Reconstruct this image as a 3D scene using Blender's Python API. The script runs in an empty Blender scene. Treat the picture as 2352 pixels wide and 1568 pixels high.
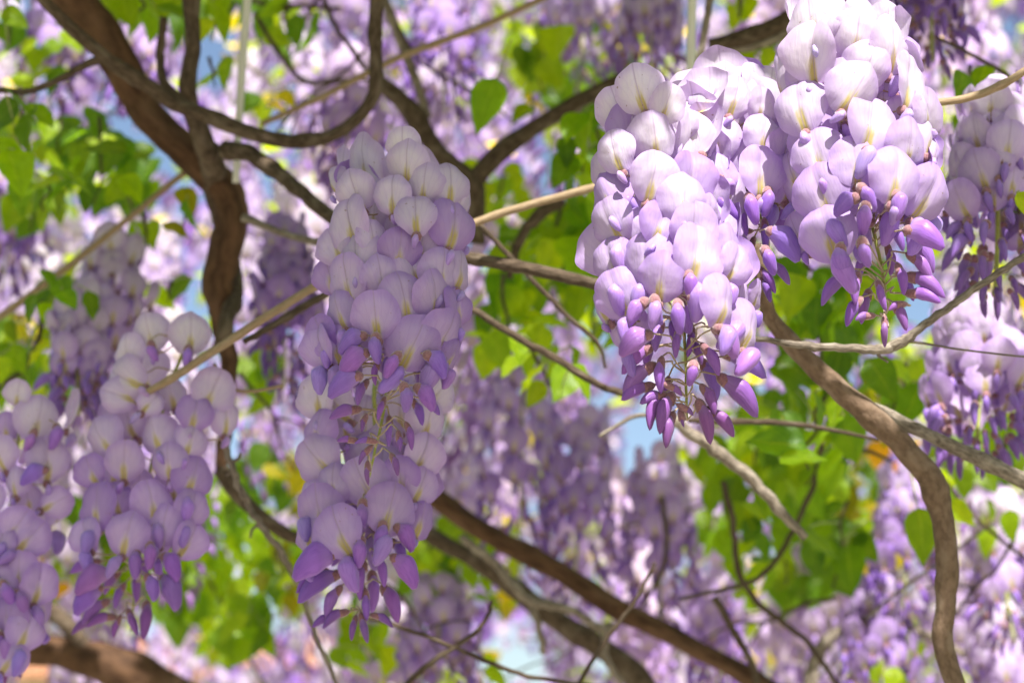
import bpy, math, random
import numpy as np
from mathutils import Vector, Matrix, noise as mnoise
R_ = math.radians
rnd = random.Random(7)
scene = bpy.context.scene
col = scene.collection

# ------------------------------------------------------------------ camera, world, sun, exposure
LENS, SENS, PITCH = 70.0, 36.0, R_(14)
CAMLOC = Vector((0.0, 0.0, 1.6))
cam_d = bpy.data.cameras.new('camera')
cam = bpy.data.objects.new('camera', cam_d)
col.objects.link(cam)
cam.location = CAMLOC
cam.rotation_euler = (math.pi / 2 + PITCH, 0, 0)
cam_d.lens, cam_d.sensor_width = LENS, SENS
cam_d.clip_start, cam_d.clip_end = 0.02, 3000
cam_d.dof.use_dof = True
cam_d.dof.focus_distance = 1.0
cam_d.dof.aperture_fstop = 8.5
cam_d.dof.aperture_blades = 0
scene.camera = cam
CROT = cam.rotation_euler.to_matrix()

SUN_DIR = Vector((0.14, -0.58, 0.80)).normalized()      # towards the sun: high, behind the photographer
elev = math.asin(SUN_DIR.z)
world = bpy.data.worlds.new('World')
scene.world = world
world.use_nodes = True
wn = world.node_tree
sky = wn.nodes.new('ShaderNodeTexSky')
sky.sky_type = 'NISHITA'
sky.sun_disc = False
sky.sun_elevation = elev
sky.sun_rotation = math.atan2(SUN_DIR.x, SUN_DIR.y)
sky.air_density, sky.dust_density, sky.ozone_density = 1.0, 1.4, 1.0
bgn = wn.nodes['Background']
bgn.inputs['Strength'].default_value = 0.078
wn.links.new(sky.outputs[0], bgn.inputs['Color'])

sun_d = bpy.data.lights.new('sun', 'SUN')
sun_d.energy, sun_d.angle, sun_d.color = 5.0, R_(0.53), (1.0, 0.955, 0.89)
sun = bpy.data.objects.new('sun', sun_d)
sun.rotation_euler = (-SUN_DIR).to_track_quat('-Z', 'Y').to_euler()
col.objects.link(sun)

scene.view_settings.view_transform = 'Standard'
scene.view_settings.look = 'None'
scene.view_settings.gamma = 1.0
scene.view_settings.use_curve_mapping = False
scene.view_settings.exposure = 1.15
scene.cycles.max_bounces = 9
scene.cycles.diffuse_bounces = 5
scene.cycles.transmission_bounces = 6
scene.cycles.sample_clamp_indirect = 6.0

# ------------------------------------------------------------------ helpers
W0, H0 = 2352.0, 1568.0
KX = SENS / LENS

def at(px, py, d):
    """photo pixel (in a 2352 wide frame) and distance along the view axis -> world point"""
    return CAMLOC + CROT @ Vector(((px - W0 / 2) / W0 * KX * d, (H0 / 2 - py) / W0 * KX * d, -d))

def m_per_px(d):
    return KX * d / W0

def link(o, parent=None):
    col.objects.link(o)
    if parent is not None:
        o.parent = parent
    return o

def new_mesh(name, verts, faces, mats=(), fmat=None, uv=None, smooth=True, colattr=None):
    me = bpy.data.meshes.new(name)
    me.from_pydata([tuple(v) for v in verts], [], faces)
    for m in mats:
        me.materials.append(m)
    if fmat is not None:
        me.polygons.foreach_set('material_index', fmat)
    if smooth:
        me.polygons.foreach_set('use_smooth', [True] * len(me.polygons))
    if uv is not None:
        l = me.uv_layers.new(name='UVMap')
        idx = np.zeros(len(me.loops), dtype=np.int32)
        me.loops.foreach_get('vertex_index', idx)
        l.data.foreach_set('uv', np.asarray(uv, dtype=np.float32)[idx].ravel())
    if colattr is not None:
        a = me.color_attributes.new('tone', 'FLOAT_COLOR', 'POINT')
        a.data.foreach_set('color', np.asarray(colattr, dtype=np.float32).ravel())
    me.update()
    return me

def mesh_obj(name, me, parent=None):
    return link(bpy.data.objects.new(name, me), parent)

def empty(name, loc):
    o = bpy.data.objects.new(name, None)
    o.empty_display_size = 0.02
    o.location = loc
    return link(o)

def tag(o, label=None, cat=None, group=None, kind=None):
    if label: o['label'] = label
    if cat: o['category'] = cat
    if group: o['group'] = group
    if kind: o['kind'] = kind
    return o

class MB:
    """collects geometry for one mesh"""
    def __init__(s):
        s.v, s.f, s.m, s.uv, s.c = [], [], [], [], []
    def add(s, v, f, mi=0, uv=None, c=None):
        b = len(s.v)
        s.v += [tuple(p) for p in v]
        s.f += [tuple(i + b for i in q) for q in f]
        s.m += [mi] * len(f)
        s.uv += list(uv) if uv is not None else [(0.5, 0.5)] * len(v)
        s.c += [tuple(c) + (1.0,) if c is not None else (1, 1, 1, 1)] * len(v)
    def mesh(s, name, mats, colour=False, smooth=True):
        return new_mesh(name, s.v, s.f, mats, s.m, s.uv, smooth, s.c if colour else None)

def catmull(pts, n):
    """pts: rows of numbers; n samples per span"""
    P = np.array(pts, dtype=float)
    P = np.vstack([2 * P[0] - P[1], P, 2 * P[-1] - P[-2]])
    out = []
    for i in range(1, len(P) - 2):
        p0, p1, p2, p3 = P[i - 1], P[i], P[i + 1], P[i + 2]
        for k in range(n):
            t = k / n
            out.append(0.5 * ((2 * p1) + (-p0 + p2) * t + (2 * p0 - 5 * p1 + 4 * p2 - p3) * t * t + (-p0 + 3 * p1 - 3 * p2 + p3) * t ** 3))
    out.append(P[-2])
    return np.array(out)

def tube(path, radii, sides=8, wob=0.0, seed=0.0, caps=True, ridge=0.0):
    """verts, faces, uv of a swept tube with an uneven surface"""
    n = len(path)
    path = [Vector(p) for p in path]
    V, F, UV = [], [], []
    up = Vector((0.31, 0.52, 0.79)).normalized()
    L = 0.0
    for i in range(n):
        t = (path[min(i + 1, n - 1)] - path[max(i - 1, 0)])
        t = t.normalized() if t.length > 1e-9 else Vector((0, 0, 1))
        a = (up - t * up.dot(t))
        a = a.normalized() if a.length > 1e-4 else t.orthogonal().normalized()
        up = a
        b = t.cross(a)
        if i: L += (path[i] - path[i - 1]).length
        for k in range(sides):
            th = 2 * math.pi * k / sides
            r = radii[i]
            if wob:
                q = Vector((math.cos(th) * 1.3, math.sin(th) * 1.3, L / max(radii[i], 1e-4) * 0.28)) + Vector((seed, seed * 1.7, 0))
                r *= 1 + wob * mnoise.noise(q) + wob * 0.5 * mnoise.noise(q * 2.7)
            if wob > .1:
                r *= 1 + 0.25 * wob * mnoise.noise(q * 6.1)
            if ridge:
                r *= 1 + ridge * math.sin(3 * th + L / radii[i] * 0.32 + seed)
            V.append(path[i] + (a * math.cos(th) + b * math.sin(th)) * r)
            UV.append((k / sides, L))
    for i in range(n - 1):
        for k in range(sides):
            k2 = (k + 1) % sides
            F.append((i * sides + k, i * sides + k2, (i + 1) * sides + k2, (i + 1) * sides + k))
    if caps:
        F.append(tuple(reversed(range(sides))))
        F.append(tuple(range((n - 1) * sides, n * sides)))
    return V, F, UV

# ------------------------------------------------------------------ materials
class NT:
    def __init__(s, name):
        s.m = bpy.data.materials.new(name)
        s.m.use_nodes = True
        s.t = s.m.node_tree
        s.t.nodes.clear()
        s.out = s.t.nodes.new('ShaderNodeOutputMaterial')
    def n(s, ty, **kw):
        o = s.t.nodes.new(ty)
        for k, v in kw.items():
            setattr(o, k, v)
        return o
    def put(s, sock, val):
        if val is None: return
        if isinstance(val, bpy.types.NodeSocket): s.t.links.new(val, sock)
        elif isinstance(val, (tuple, list)) and len(val) == 3 and sock.type == 'RGBA': sock.default_value = (*val, 1)
        else: sock.default_value = val
    def math(s, op, a, b=None, c=None, clamp=False):
        o = s.n('ShaderNodeMath', operation=op, use_clamp=clamp)
        for i, x in enumerate((a, b, c)):
            if x is not None: s.put(o.inputs[i], x)
        return o.outputs[0]
    def mix(s, f, a, b, mode='MIX'):
        o = s.n('ShaderNodeMix', data_type='RGBA', blend_type=mode)
        s.put(o.inputs[0], f); s.put(o.inputs[6], a); s.put(o.inputs[7], b)
        return o.outputs[2]
    def ramp(s, f, lo, hi):
        o = s.n('ShaderNodeMapRange', interpolation_type='SMOOTHSTEP')
        s.put(o.inputs[0], f)
        o.inputs[1].default_value, o.inputs[2].default_value = lo, hi
        return o.outputs[0]
    def noise(s, vec, scale, detail=2.0, rough=0.5):
        o = s.n('ShaderNodeTexNoise')
        if vec is not None: s.put(o.inputs['Vector'], vec)
        o.inputs['Scale'].default_value, o.inputs['Detail'].default_value = scale, detail
        o.inputs['Roughness'].default_value = rough
        return o.outputs[0]
    def bump(s, h, strength=0.3, dist=0.001):
        o = s.n('ShaderNodeBump')
        o.inputs['Strength'].default_value, o.inputs['Distance'].default_value = strength, dist
        s.put(o.inputs['Height'], h)
        return o.outputs[0]
    def thin(s, colour, trans_colour, trans=0.4, rough=0.5, spec=0.25, normal=None, sheen=0.0):
        p = s.n('ShaderNodeBsdfPrincipled')
        s.put(p.inputs['Base Color'], colour)
        p.inputs['Roughness'].default_value = rough
        p.inputs['Specular IOR Level'].default_value = spec
        p.inputs['Sheen Weight'].default_value = sheen
        t = s.n('ShaderNodeBsdfTranslucent')
        s.put(t.inputs['Color'], trans_colour)
        if normal is not None:
            s.put(p.inputs['Normal'], normal); s.put(t.inputs['Normal'], normal)
        x = s.n('ShaderNodeMixShader')
        x.inputs[0].default_value = trans
        s.t.links.new(p.outputs[0], x.inputs[1]); s.t.links.new(t.outputs[0], x.inputs[2])
        s.t.links.new(x.outputs[0], s.out.inputs[0])
        return s.m
    def solid(s, colour, rough=0.7, spec=0.3, normal=None, metallic=0.0, sheen=0.0):
        p = s.n('ShaderNodeBsdfPrincipled')
        s.put(p.inputs['Base Color'], colour)
        s.put(p.inputs['Roughness'], rough)
        p.inputs['Specular IOR Level'].default_value = spec
        p.inputs['Metallic'].default_value = metallic
        p.inputs['Sheen Weight'].default_value = sheen
        if normal is not None: s.put(p.inputs['Normal'], normal)
        s.t.links.new(p.outputs[0], s.out.inputs[0])
        return s.m

def mat_banner(name, per_vertex):
    g = NT(name)
    oi = g.n('ShaderNodeObjectInfo')
    base = oi.outputs['Color']
    if per_vertex:
        a = g.n('ShaderNodeVertexColor', layer_name='tone')
        base = g.mix(1.0, a.outputs[0], base, 'MULTIPLY')
    uvn = g.n('ShaderNodeUVMap', uv_map='UVMap')
    sp = g.n('ShaderNodeSeparateXYZ'); g.put(sp.inputs[0], uvn.outputs[0])
    u = g.math('SUBTRACT', sp.outputs[0], 0.5)
    v = g.math('SUBTRACT', sp.outputs[1], 0.14)
    au = g.math('ABSOLUTE', u)
    du = g.math('MULTIPLY', u, 3.4)
    dist = g.math('SQRT', g.math('ADD', g.math('MULTIPLY', du, du), g.math('MULTIPLY', v, v)))
    # blotch with a ragged edge, streaked along the petal
    mp = g.n('ShaderNodeCombineXYZ')
    g.put(mp.inputs[0], g.math('MULTIPLY', sp.outputs[0], 14.0)); g.put(mp.inputs[1], g.math('MULTIPLY', sp.outputs[1], 2.2))
    g.put(mp.inputs[2], g.math('MULTIPLY', oi.outputs['Random'], 37.0))
    streak = g.noise(mp.outputs[0], 2.0, 3.0)
    d2 = g.math('ADD', dist, g.math('MULTIPLY', g.math('SUBTRACT', streak, 0.5), 0.35))
    white = g.math('SUBTRACT', 1.0, g.ramp(d2, 0.12, 0.55))
    yel = g.math('SUBTRACT', 1.0, g.ramp(d2, 0.14, 0.40))
    # rim is a little more saturated
    ru = g.math('MULTIPLY', u, 2.0); rv = g.math('MULTIPLY', g.math('SUBTRACT', sp.outputs[1], 0.5), 2.0)
    rr = g.math('SQRT', g.math('ADD', g.math('MULTIPLY', ru, ru), g.math('MULTIPLY', rv, rv)))
    rim = g.ramp(rr, 0.45, 1.0)
    c = g.mix(g.math('MULTIPLY', rim, 0.62), base, g.mix(1.0, base, (0.74, 0.58, 0.90), 'MULTIPLY'))
    c = g.mix(g.math('MULTIPLY', g.ramp(streak, 0.45, 0.8), 0.25), c, g.mix(1.0, c, (0.82, 0.72, 0.93), 'MULTIPLY'))
    c = g.mix(g.math('MULTIPLY', white, 0.58), c, (0.82, 0.78, 0.68))
    c = g.mix(g.math('MULTIPLY', yel, 0.85), c, (0.56, 0.46, 0.07))
    vein = g.math('SUBTRACT', 1.0, g.ramp(au, 0.004, 0.022))
    c = g.mix(g.math('MULTIPLY', vein, 0.55), c, (0.45, 0.33, 0.50))
    fan = g.math('ARCTAN2', u, g.math('ADD', sp.outputs[1], 0.06))
    fan = g.math('ADD', g.math('MULTIPLY', fan, 30.0), g.math('MULTIPLY', g.noise(mp.outputs[0], 0.6, 2.0), 5.0))
    fine = g.math('MULTIPLY', g.ramp(g.math('SINE', fan), 0.55, 1.0), g.ramp(sp.outputs[1], 0.05, 0.5))
    c = g.mix(g.math('MULTIPLY', fine, 0.13), c, g.mix(1.0, c, (0.70, 0.55, 0.84), 'MULTIPLY'))
    # a few brown weather spots, some petals only
    tc = g.n('ShaderNodeCombineXYZ')
    g.put(tc.inputs[0], sp.outputs[0]); g.put(tc.inputs[1], sp.outputs[1]); g.put(tc.inputs[2], g.math('MULTIPLY', oi.outputs['Random'], 91.0))
    spot = g.ramp(g.noise(tc.outputs[0], 13.0, 1.0), 0.735, 0.775)
    spot = g.math('MULTIPLY', spot, g.ramp(oi.outputs['Random'], 0.35, 0.75))
    c = g.mix(g.math('MULTIPLY', spot, 0.65), c, (0.30, 0.17, 0.12))
    cell = g.noise(tc.outputs[0], 55.0, 2.0)
    wav = g.noise(tc.outputs[0], 5.0, 1.0)
    h = g.math('ADD', g.math('MULTIPLY', streak, 0.8), g.math('ADD', g.math('MULTIPLY', cell, 0.12), g.math('MULTIPLY', wav, 1.2)))
    nb = g.bump(h, 0.35, 0.0009)
    return g.thin(c, g.mix(1.0, c, (0.93, 0.80, 0.97), 'MULTIPLY'), 0.36, 0.5, 0.25, nb, 0.08)

def mat_bud(name, per_vertex):
    g = NT(name)
    oi = g.n('ShaderNodeObjectInfo')
    base = oi.outputs['Color']
    if per_vertex:
        a = g.n('ShaderNodeVertexColor', layer_name='tone')
        base = g.mix(1.0, a.outputs[0], base, 'MULTIPLY')
    uvn = g.n('ShaderNodeUVMap', uv_map='UVMap')
    sp = g.n('ShaderNodeSeparateXYZ'); g.put(sp.inputs[0], uvn.outputs[0])
    cv = g.n('ShaderNodeCombineXYZ')
    g.put(cv.inputs[0], g.math('MULTIPLY', sp.outputs[0], 22.0)); g.put(cv.inputs[1], g.math('MULTIPLY', sp.outputs[1], 2.5))
    g.put(cv.inputs[2], g.math('MULTIPLY', oi.outputs['Random'], 53.0))
    streak = g.noise(cv.outputs[0], 1.6, 3.0)
    tip = g.ramp(sp.outputs[1], 0.35, 1.0)
    c = g.mix(g.math('MULTIPLY', tip, 0.38), base, g.mix(1.0, base, (0.62, 0.42, 0.72), 'MULTIPLY'))
    c = g.mix(g.math('MULTIPLY', g.ramp(streak, 0.42, 0.75), 0.5), c, g.mix(1.0, c, (0.62, 0.48, 0.75), 'MULTIPLY'))
    c = g.mix(g.math('MULTIPLY', g.math('SUBTRACT', 1.0, g.ramp(sp.outputs[1], 0.1, 0.45)), 0.25), c, (0.62, 0.45, 0.72))
    nb = g.bump(streak, 0.5, 0.0006)
    return g.thin(c, c, 0.18, 0.40, 0.4, nb, 0.15)

def mat_noise(name, c1, c2, scale, rough=0.8, bump=0.5, bdist=0.002, spec=0.2, stretch=None, c3=None, sheen=0.0):
    g = NT(name)
    tc = g.n('ShaderNodeTexCoord')
    oi = g.n('ShaderNodeObjectInfo')
    if stretch:
        uvn = g.n('ShaderNodeUVMap', uv_map='UVMap')
        sp = g.n('ShaderNodeSeparateXYZ'); g.put(sp.inputs[0], uvn.outputs[0])
        ang = g.math('MULTIPLY', sp.outputs[0], 2 * math.pi)
        cv = g.n('ShaderNodeCombineXYZ')
        g.put(cv.inputs[0], g.math('COSINE', ang)); g.put(cv.inputs[1], g.math('SINE', ang))
        g.put(cv.inputs[2], g.math('ADD', g.math('MULTIPLY', sp.outputs[1], stretch), g.math('MULTIPLY', oi.outputs['Random'], 40.0)))
        vec = cv.outputs[0]
    else:
        vec = tc.outputs['Object']
    n1 = g.noise(vec, scale, 5.0, 0.62)
    n2 = g.noise(vec, scale * 0.31, 3.0)
    c = g.mix(g.ramp(n1, 0.32, 0.68), c1, c2)
    if c3: c = g.mix(g.math('MULTIPLY', g.ramp(n2, 0.50, 0.66), 0.8), c, c3)
    return g.solid(c, rough, spec, g.bump(g.math('ADD', n1, g.math('MULTIPLY', n2, 0.6)), bump, bdist), sheen=sheen)

def mat_leaf(name):
    g = NT(name)
    oi = g.n('ShaderNodeObjectInfo')
    base = oi.outputs['Color']
    uvn = g.n('ShaderNodeUVMap', uv_map='UVMap')
    sp = g.n('ShaderNodeSeparateXYZ'); g.put(sp.inputs[0], uvn.outputs[0])
    au = g.math('ABSOLUTE', g.math('SUBTRACT', sp.outputs[0], 0.5))
    mid = g.math('SUBTRACT', 1.0, g.ramp(au, 0.006, 0.03))
    side = g.math('SINE', g.math('MULTIPLY', g.math('SUBTRACT', sp.outputs[1], g.math('MULTIPLY', au, 0.75)), 52.0))
    side = g.ramp(side, 0.86, 1.0)
    vein = g.math('MAXIMUM', mid, g.math('MULTIPLY', side, 0.5))
    cv = g.n('ShaderNodeCombineXYZ')
    g.put(cv.inputs[0], sp.outputs[0]); g.put(cv.inputs[1], sp.outputs[1]); g.put(cv.inputs[2], g.math('MULTIPLY', oi.outputs['Random'], 60.0))
    n1 = g.noise(cv.outputs[0], 4.0, 4.0)
    c = g.mix(g.ramp(n1, 0.3, 0.7), base, g.mix(1.0, base, (0.72, 0.80, 0.7), 'MULTIPLY'))
    c = g.mix(g.math('MULTIPLY', vein, 0.35), c, (0.20, 0.26, 0.05))
    spot = g.ramp(g.noise(cv.outputs[0], 9.0, 2.0), 0.70, 0.74)
    c = g.mix(g.math('MULTIPLY', spot, 0.6), c, (0.14, 0.07, 0.03))
    tcol = g.mix(1.0, c, (5.2, 4.5, 0.5), 'MULTIPLY')
    h = g.math('ADD', g.math('MULTIPLY', vein, -0.8), n1)
    return g.thin(c, tcol, 0.52, 0.42, 0.3, g.bump(h, 0.5, 0.0008))

M_BAN = mat_banner('petal_lilac', False)
M_BANV = mat_banner('petal_lilac_vertex', True)
M_BUD = mat_bud('petal_violet', False)
M_BUDV = mat_bud('petal_violet_vertex', True)
M_CAL = mat_noise('calyx_mauve', (0.20, 0.085, 0.11), (0.33, 0.17, 0.18), 900, 0.8, 0.4, 0.0004, sheen=0.5)
M_PED = mat_noise('pedicel_buff', (0.34, 0.24, 0.16), (0.44, 0.33, 0.20), 500, 0.8, 0.3, 0.0003, sheen=0.4)
M_RAC = mat_noise('rachis_green', (0.26, 0.30, 0.06), (0.36, 0.38, 0.10), 300, 0.7, 0.3, 0.0003, sheen=0.3)
M_LEAF = mat_leaf('leaf_green')
M_BARK = mat_noise('bark_brown', (0.050, 0.034, 0.022), (0.125, 0.090, 0.062), 2.0, 0.85, 0.9, 0.002, 0.2, 80.0, (0.16, 0.125, 0.09))
M_TRUNK = mat_noise('bark_trunk', (0.045, 0.021, 0.010), (0.120, 0.062, 0.032), 1.6, 0.8, 0.9, 0.003, 0.25, 34.0, (0.15, 0.085, 0.05))
M_RBARK = mat_noise('bark_russet', (0.12, 0.078, 0.05), (0.20, 0.135, 0.09), 1.9, 0.8, 0.9, 0.0014, 0.25, 90.0, (0.24, 0.175, 0.125))
M_GREY = mat_noise('bark_grey', (0.11, 0.09, 0.07), (0.30, 0.25, 0.20), 2.2, 0.85, 0.9, 0.0016, 0.2, 90.0, (0.38, 0.33, 0.27))
M_CANE = mat_noise('cane_tan', (0.24, 0.165, 0.095), (0.38, 0.28, 0.175), 3.0, 0.6, 0.4, 0.0006, 0.3, 60.0, (0.30, 0.21, 0.12))
M_ROD = mat_noise('rod_pale', (0.58, 0.58, 0.53), (0.68, 0.68, 0.62), 3.0, 0.5, 0.2, 0.0004, 0.4, 12.0)
M_PAVE = mat_noise('paving_buff', (0.38, 0.33, 0.27), (0.50, 0.45, 0.37), 1.3, 0.9, 0.4, 0.004)
M_SOIL = mat_noise('soil_grass', (0.12, 0.12, 0.05), (0.24, 0.20, 0.11), 0.9, 0.95, 0.5, 0.01)
M_WALL = mat_noise('stucco_cream', (0.62, 0.55, 0.43), (0.72, 0.65, 0.53), 3.0, 0.9, 0.3, 0.003)
M_ROOF = mat_noise('clay_tile', (0.36, 0.17, 0.09), (0.48, 0.26, 0.15), 6.0, 0.85, 0.5, 0.006)
M_GLASS = mat_noise('window_dark', (0.03, 0.04, 0.05), (0.05, 0.06, 0.07), 1.0, 0.12, 0.05, 0.001, 0.6)
M_FRAME = mat_noise('window_frame', (0.55, 0.52, 0.47), (0.62, 0.60, 0.55), 4.0, 0.6, 0.1, 0.001)

# ------------------------------------------------------------------ setting
def ground():
    n = 40
    xs = np.sign(np.linspace(-1, 1, n + 1)) * np.abs(np.linspace(-1, 1, n + 1)) ** 3 * 900
    V = [(x, y, 0.12 * mnoise.noise(Vector((x * .15, y * .15, 0))) * min(1, max(0, (abs(x) - 4) / 8)) - 0.02) for y in xs for x in xs]
    F = [(j * (n + 1) + i, j * (n + 1) + i + 1, (j + 1) * (n + 1) + i + 1, (j + 1) * (n + 1) + i) for j in range(n) for i in range(n)]
    tag(mesh_obj('ground', new_mesh('ground', V, F, [M_SOIL])), 'dry grassy earth around the vine walk', 'ground', kind='structure')
    V, F = [], []
    b = MB()
    for (x0, x1, z0, z1) in ((-1.6, 1.6, -0.04, 0.02), (-1.75, -1.6, -0.04, 0.12), (1.6, 1.75, -0.04, 0.12)):
        v = [(x, y, z) for z in (z0, z1) for y in (-8, 14) for x in (x0, x1)]
        b.add(v, [(4, 5, 7, 6), (0, 1, 5, 4), (2, 6, 7, 3), (0, 4, 6, 2), (1, 3, 7, 5)])
    tag(mesh_obj('path', b.mesh('path', [M_PAVE], smooth=False)), 'pale buff paved path with raised edging', 'path', kind='structure')
ground()

def box(b, c, s, mi=0):
    v = [(c[0] + sx * s[0] / 2, c[1] + sy * s[1] / 2, c[2] + sz * s[2] / 2) for sz in (-1, 1) for sy in (-1, 1) for sx in (-1, 1)]
    b.add(v, [(0, 2, 3, 1), (4, 5, 7, 6), (0, 1, 5, 4), (2, 6, 7, 3), (0, 4, 6, 2), (1, 3, 7, 5)], mi)

def house():
    base = at(440, 1568, 34.0); base.z = 0
    h = empty('house', base)
    tag(h, 'cream stucco house with a terracotta tiled roof, seen far off under the blossom', 'house')
    b = MB(); box(b, (0, 2.5, 2.1), (6.4, 5, 4.3)); mesh_obj('wall', b.mesh('wall', [M_WALL], smooth=False), h)
    b = MB()
    x, y0, y1, zr, ze = 3.5, -0.35, 5.35, 5.05, 4.22
    ym = (y0 + y1) / 2
    v = [(-x, y0, ze), (x, y0, ze), (x, ym, zr), (-x, ym, zr), (-x, y1, ze), (x, y1, ze),
         (-x, y0, ze + .08), (x, y0, ze + .08), (x, ym, zr + .08), (-x, ym, zr + .08), (-x, y1, ze + .08), (x, y1, ze + .08)]
    b.add(v, [(0, 3, 2, 1), (3, 4, 5, 2), (6, 7, 8, 9), (9, 8, 11, 10), (0, 1, 7, 6), (4, 10, 11, 5), (0, 6, 9, 3), (3, 9, 10, 4), (1, 2, 8, 7), (2, 5, 11, 8)])
    rf = mesh_obj('roof', b.mesh('roof', [M_ROOF], smooth=False), h)
    sl = math.atan2(zr - ze, ym - y0)
    me = None
    for k in range(22):
        if me is None:
            p = [(0, y0 + (ym - y0) * t / 5, ze + .10 + (zr - ze) * t / 5) for t in range(6)]
            vv, ff, uu = tube(p, [.10] * 6, 6)
            me = new_mesh('tile_row', vv, ff, [M_ROOF], uv=uu)
        o = mesh_obj('tile_row', me, rf); o.location.x = -3.3 + k * 6.6 / 21
    for wx, wz in ((-2.0, 1.5), (0.0, 1.5), (2.0, 1.5), (-2.0, 3.4), (0.0, 3.4), (2.0, 3.4)):
        b = MB(); box(b, (wx, -0.02, wz), (1.0, .10, 1.2)); f = mesh_obj('window', b.mesh('window', [M_FRAME], smooth=False), h)
        for sx in (-.23, .23):
            b = MB(); box(b, (wx + sx, -0.062, wz), (.38, .04, 1.0)); mesh_obj('pane', b.mesh('pane', [M_GLASS], smooth=False), f)
    b = MB(); box(b, (1.7, 3.2, 5.0), (.5, .5, 1.0)); mesh_obj('chimney', b.mesh('chimney', [M_WALL], smooth=False), rf)
house()

# ------------------------------------------------------------------ petal, bud and leaf shapes
def banner_grid(n, W, H, fold, seed, curl=0.22, cup=0.10):
    """round standard petal: base at the origin, rises along +Z, faces +X"""
    r = random.Random(seed)
    V, UV = [], []
    ph, ph2 = r.uniform(0, 6.28), r.uniform(0, 6.28)
    asym = r.uniform(-0.12, 0.12)
    tipc = r.uniform(-0.03, 0.06)
    tw = r.uniform(-0.16, 0.16)
    for j in range(n + 1):
        for i in range(n + 1):
            a, b = -1 + 2 * i / n, -1 + 2 * j / n
            x = a * math.sqrt(1 - b * b / 2)
            y = b * math.sqrt(1 - a * a / 2)
            rr = math.hypot(x, y); th = math.atan2(y, x)
            k = 1 + 0.018 * math.sin(5 * th + ph) * rr ** 3 + 0.012 * math.sin(9 * th + ph2) * rr ** 4
            X, Y = x * k, y * k
            if Y < 0: X *= 1 - 0.20 * Y * Y
            else: X *= 1 - 0.05 * Y * Y
            Y += tipc * math.exp(-(X / 0.16) ** 2) * max(0, y) ** 6          # tiny point or notch at the tip
            Y += 0.10 * math.exp(-(X / 0.20) ** 2) * min(0, y) ** 7 * 0.9 * -1   # claw sinus at the base
            dep = cup * (1 - rr * rr) - curl * rr ** 3.2 * (0.55 + 0.45 * max(0, Y))
            dep += -math.tan(fold + asym * math.copysign(1, X)) * abs(X) * 0.75
            dep += -0.085 * math.exp(-abs(X) / 0.075) * (1 - 0.4 * rr)
            dep += 0.06 * math.sin(3.1 * th + ph) * rr ** 2.5 + 0.03 * math.sin(7 * th + ph2) * rr ** 5 + tw * X * Y + 0.07 * mnoise.noise(Vector((X * 1.9, Y * 1.9, seed * 1.37)))
            dep += -0.10 * max(0, -Y - 0.55)
            V.append((dep * W * 0.5, X * W * 0.5, (Y + 1) * 0.5 * H))
            UV.append(((x + 1) / 2, (y + 1) / 2))
    F = [(j * (n + 1) + i, j * (n + 1) + i + 1, (j + 1) * (n + 1) + i + 1, (j + 1) * (n + 1) + i) for j in range(n) for i in range(n)]
    return V, F, UV

def loft(sections, sides):
    """sections: list of (center xyz, half width y, half height up, half height down, groove); along +X"""
    V, F, UV = [], [], []
    n = len(sections)
    for s, (c, w, hu, hd, gr) in enumerate(sections):
        for k in range(sides):
            th = 2 * math.pi * k / sides
            cy, cz = math.cos(th), math.sin(th)
            y = w * cy * (1 - 0.18 * max(0, cz) ** 2)
            z = (hu if cz > 0 else hd) * cz
            if gr: z -= gr * hu * math.exp(-(cy / 0.22) ** 2) * (1 if cz > 0 else 0.0)
            V.append((c[0], c[1] + y, c[2] + z))
            UV.append((k / sides, s / (n - 1)))
    for s in range(n - 1):
        for k in range(sides):
            k2 = (k + 1) % sides
            F.append((s * sides + k, s * sides + k2, (s + 1) * sides + k2, (s + 1) * sides + k))
    F.append(tuple(range(sides))[::-1]); F.append(tuple(range((n - 1) * sides, n * sides)))
    return V, F, UV

def bud_shape(ns, sides, fat, bend, seed, groove=0.0, blunt=0.0):
    r = random.Random(seed)
    S = []
    side = r.uniform(-0.05, 0.05)
    for i in range(ns + 1):
        t = i / ns
        prof = min(1.0, 0.42 + 1.5 * t) * (1 - t ** 3.4) ** 0.62 * (1 - 0.12 * t) if t < 1 else 0.0
        if blunt: prof = max(prof, blunt * math.sqrt(max(0, 1 - t ** 6)) * min(1, 0.35 + t * 2.2))
        prof = max(prof, 0.03)
        z = bend * (t ** 1.6) * -1 + 0.10 * math.sin(math.pi * t)
        S.append(((t, side * math.sin(math.pi * t), z), fat * 0.74 * prof, fat * 1.0 * prof, fat * 1.10 * prof, groove * math.sin(math.pi * t)))
    return loft(S, sides)

def leaf_shape(nu, nv, W, droop, fold, seed):
    """ovate leaf, stalk end at the origin, along +X, upper face +Z, unit length"""
    V, UV = [], []
    for j in range(nv + 1):
        t = j / nv
        w = W * (math.sin(math.pi * min(1, t ** 0.72)) ** 0.8) * (1 - 0.35 * t) * 1.25 if 0 < t < 1 else 0.004
        if t > 0.86: w *= 0.80
        for i in range(nu + 1):
            a = -1 + 2 * i / nu
            y = a * w
            z = -droop * t * t + fold * abs(y) + 0.035 * mnoise.noise(Vector((t * 4, a * 2, seed * 2.3))) + 0.02 * math.sin(t * 17 + seed) * abs(a)
            V.append((t, y, z)); UV.append(((a + 1) / 2, t))
    F = [(j * (nu + 1) + i, j * (nu + 1) + i + 1, (j + 1) * (nu + 1) + i + 1, (j + 1) * (nu + 1) + i) for j in range(nv) for i in range(nu)]
    return V, F, UV

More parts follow.
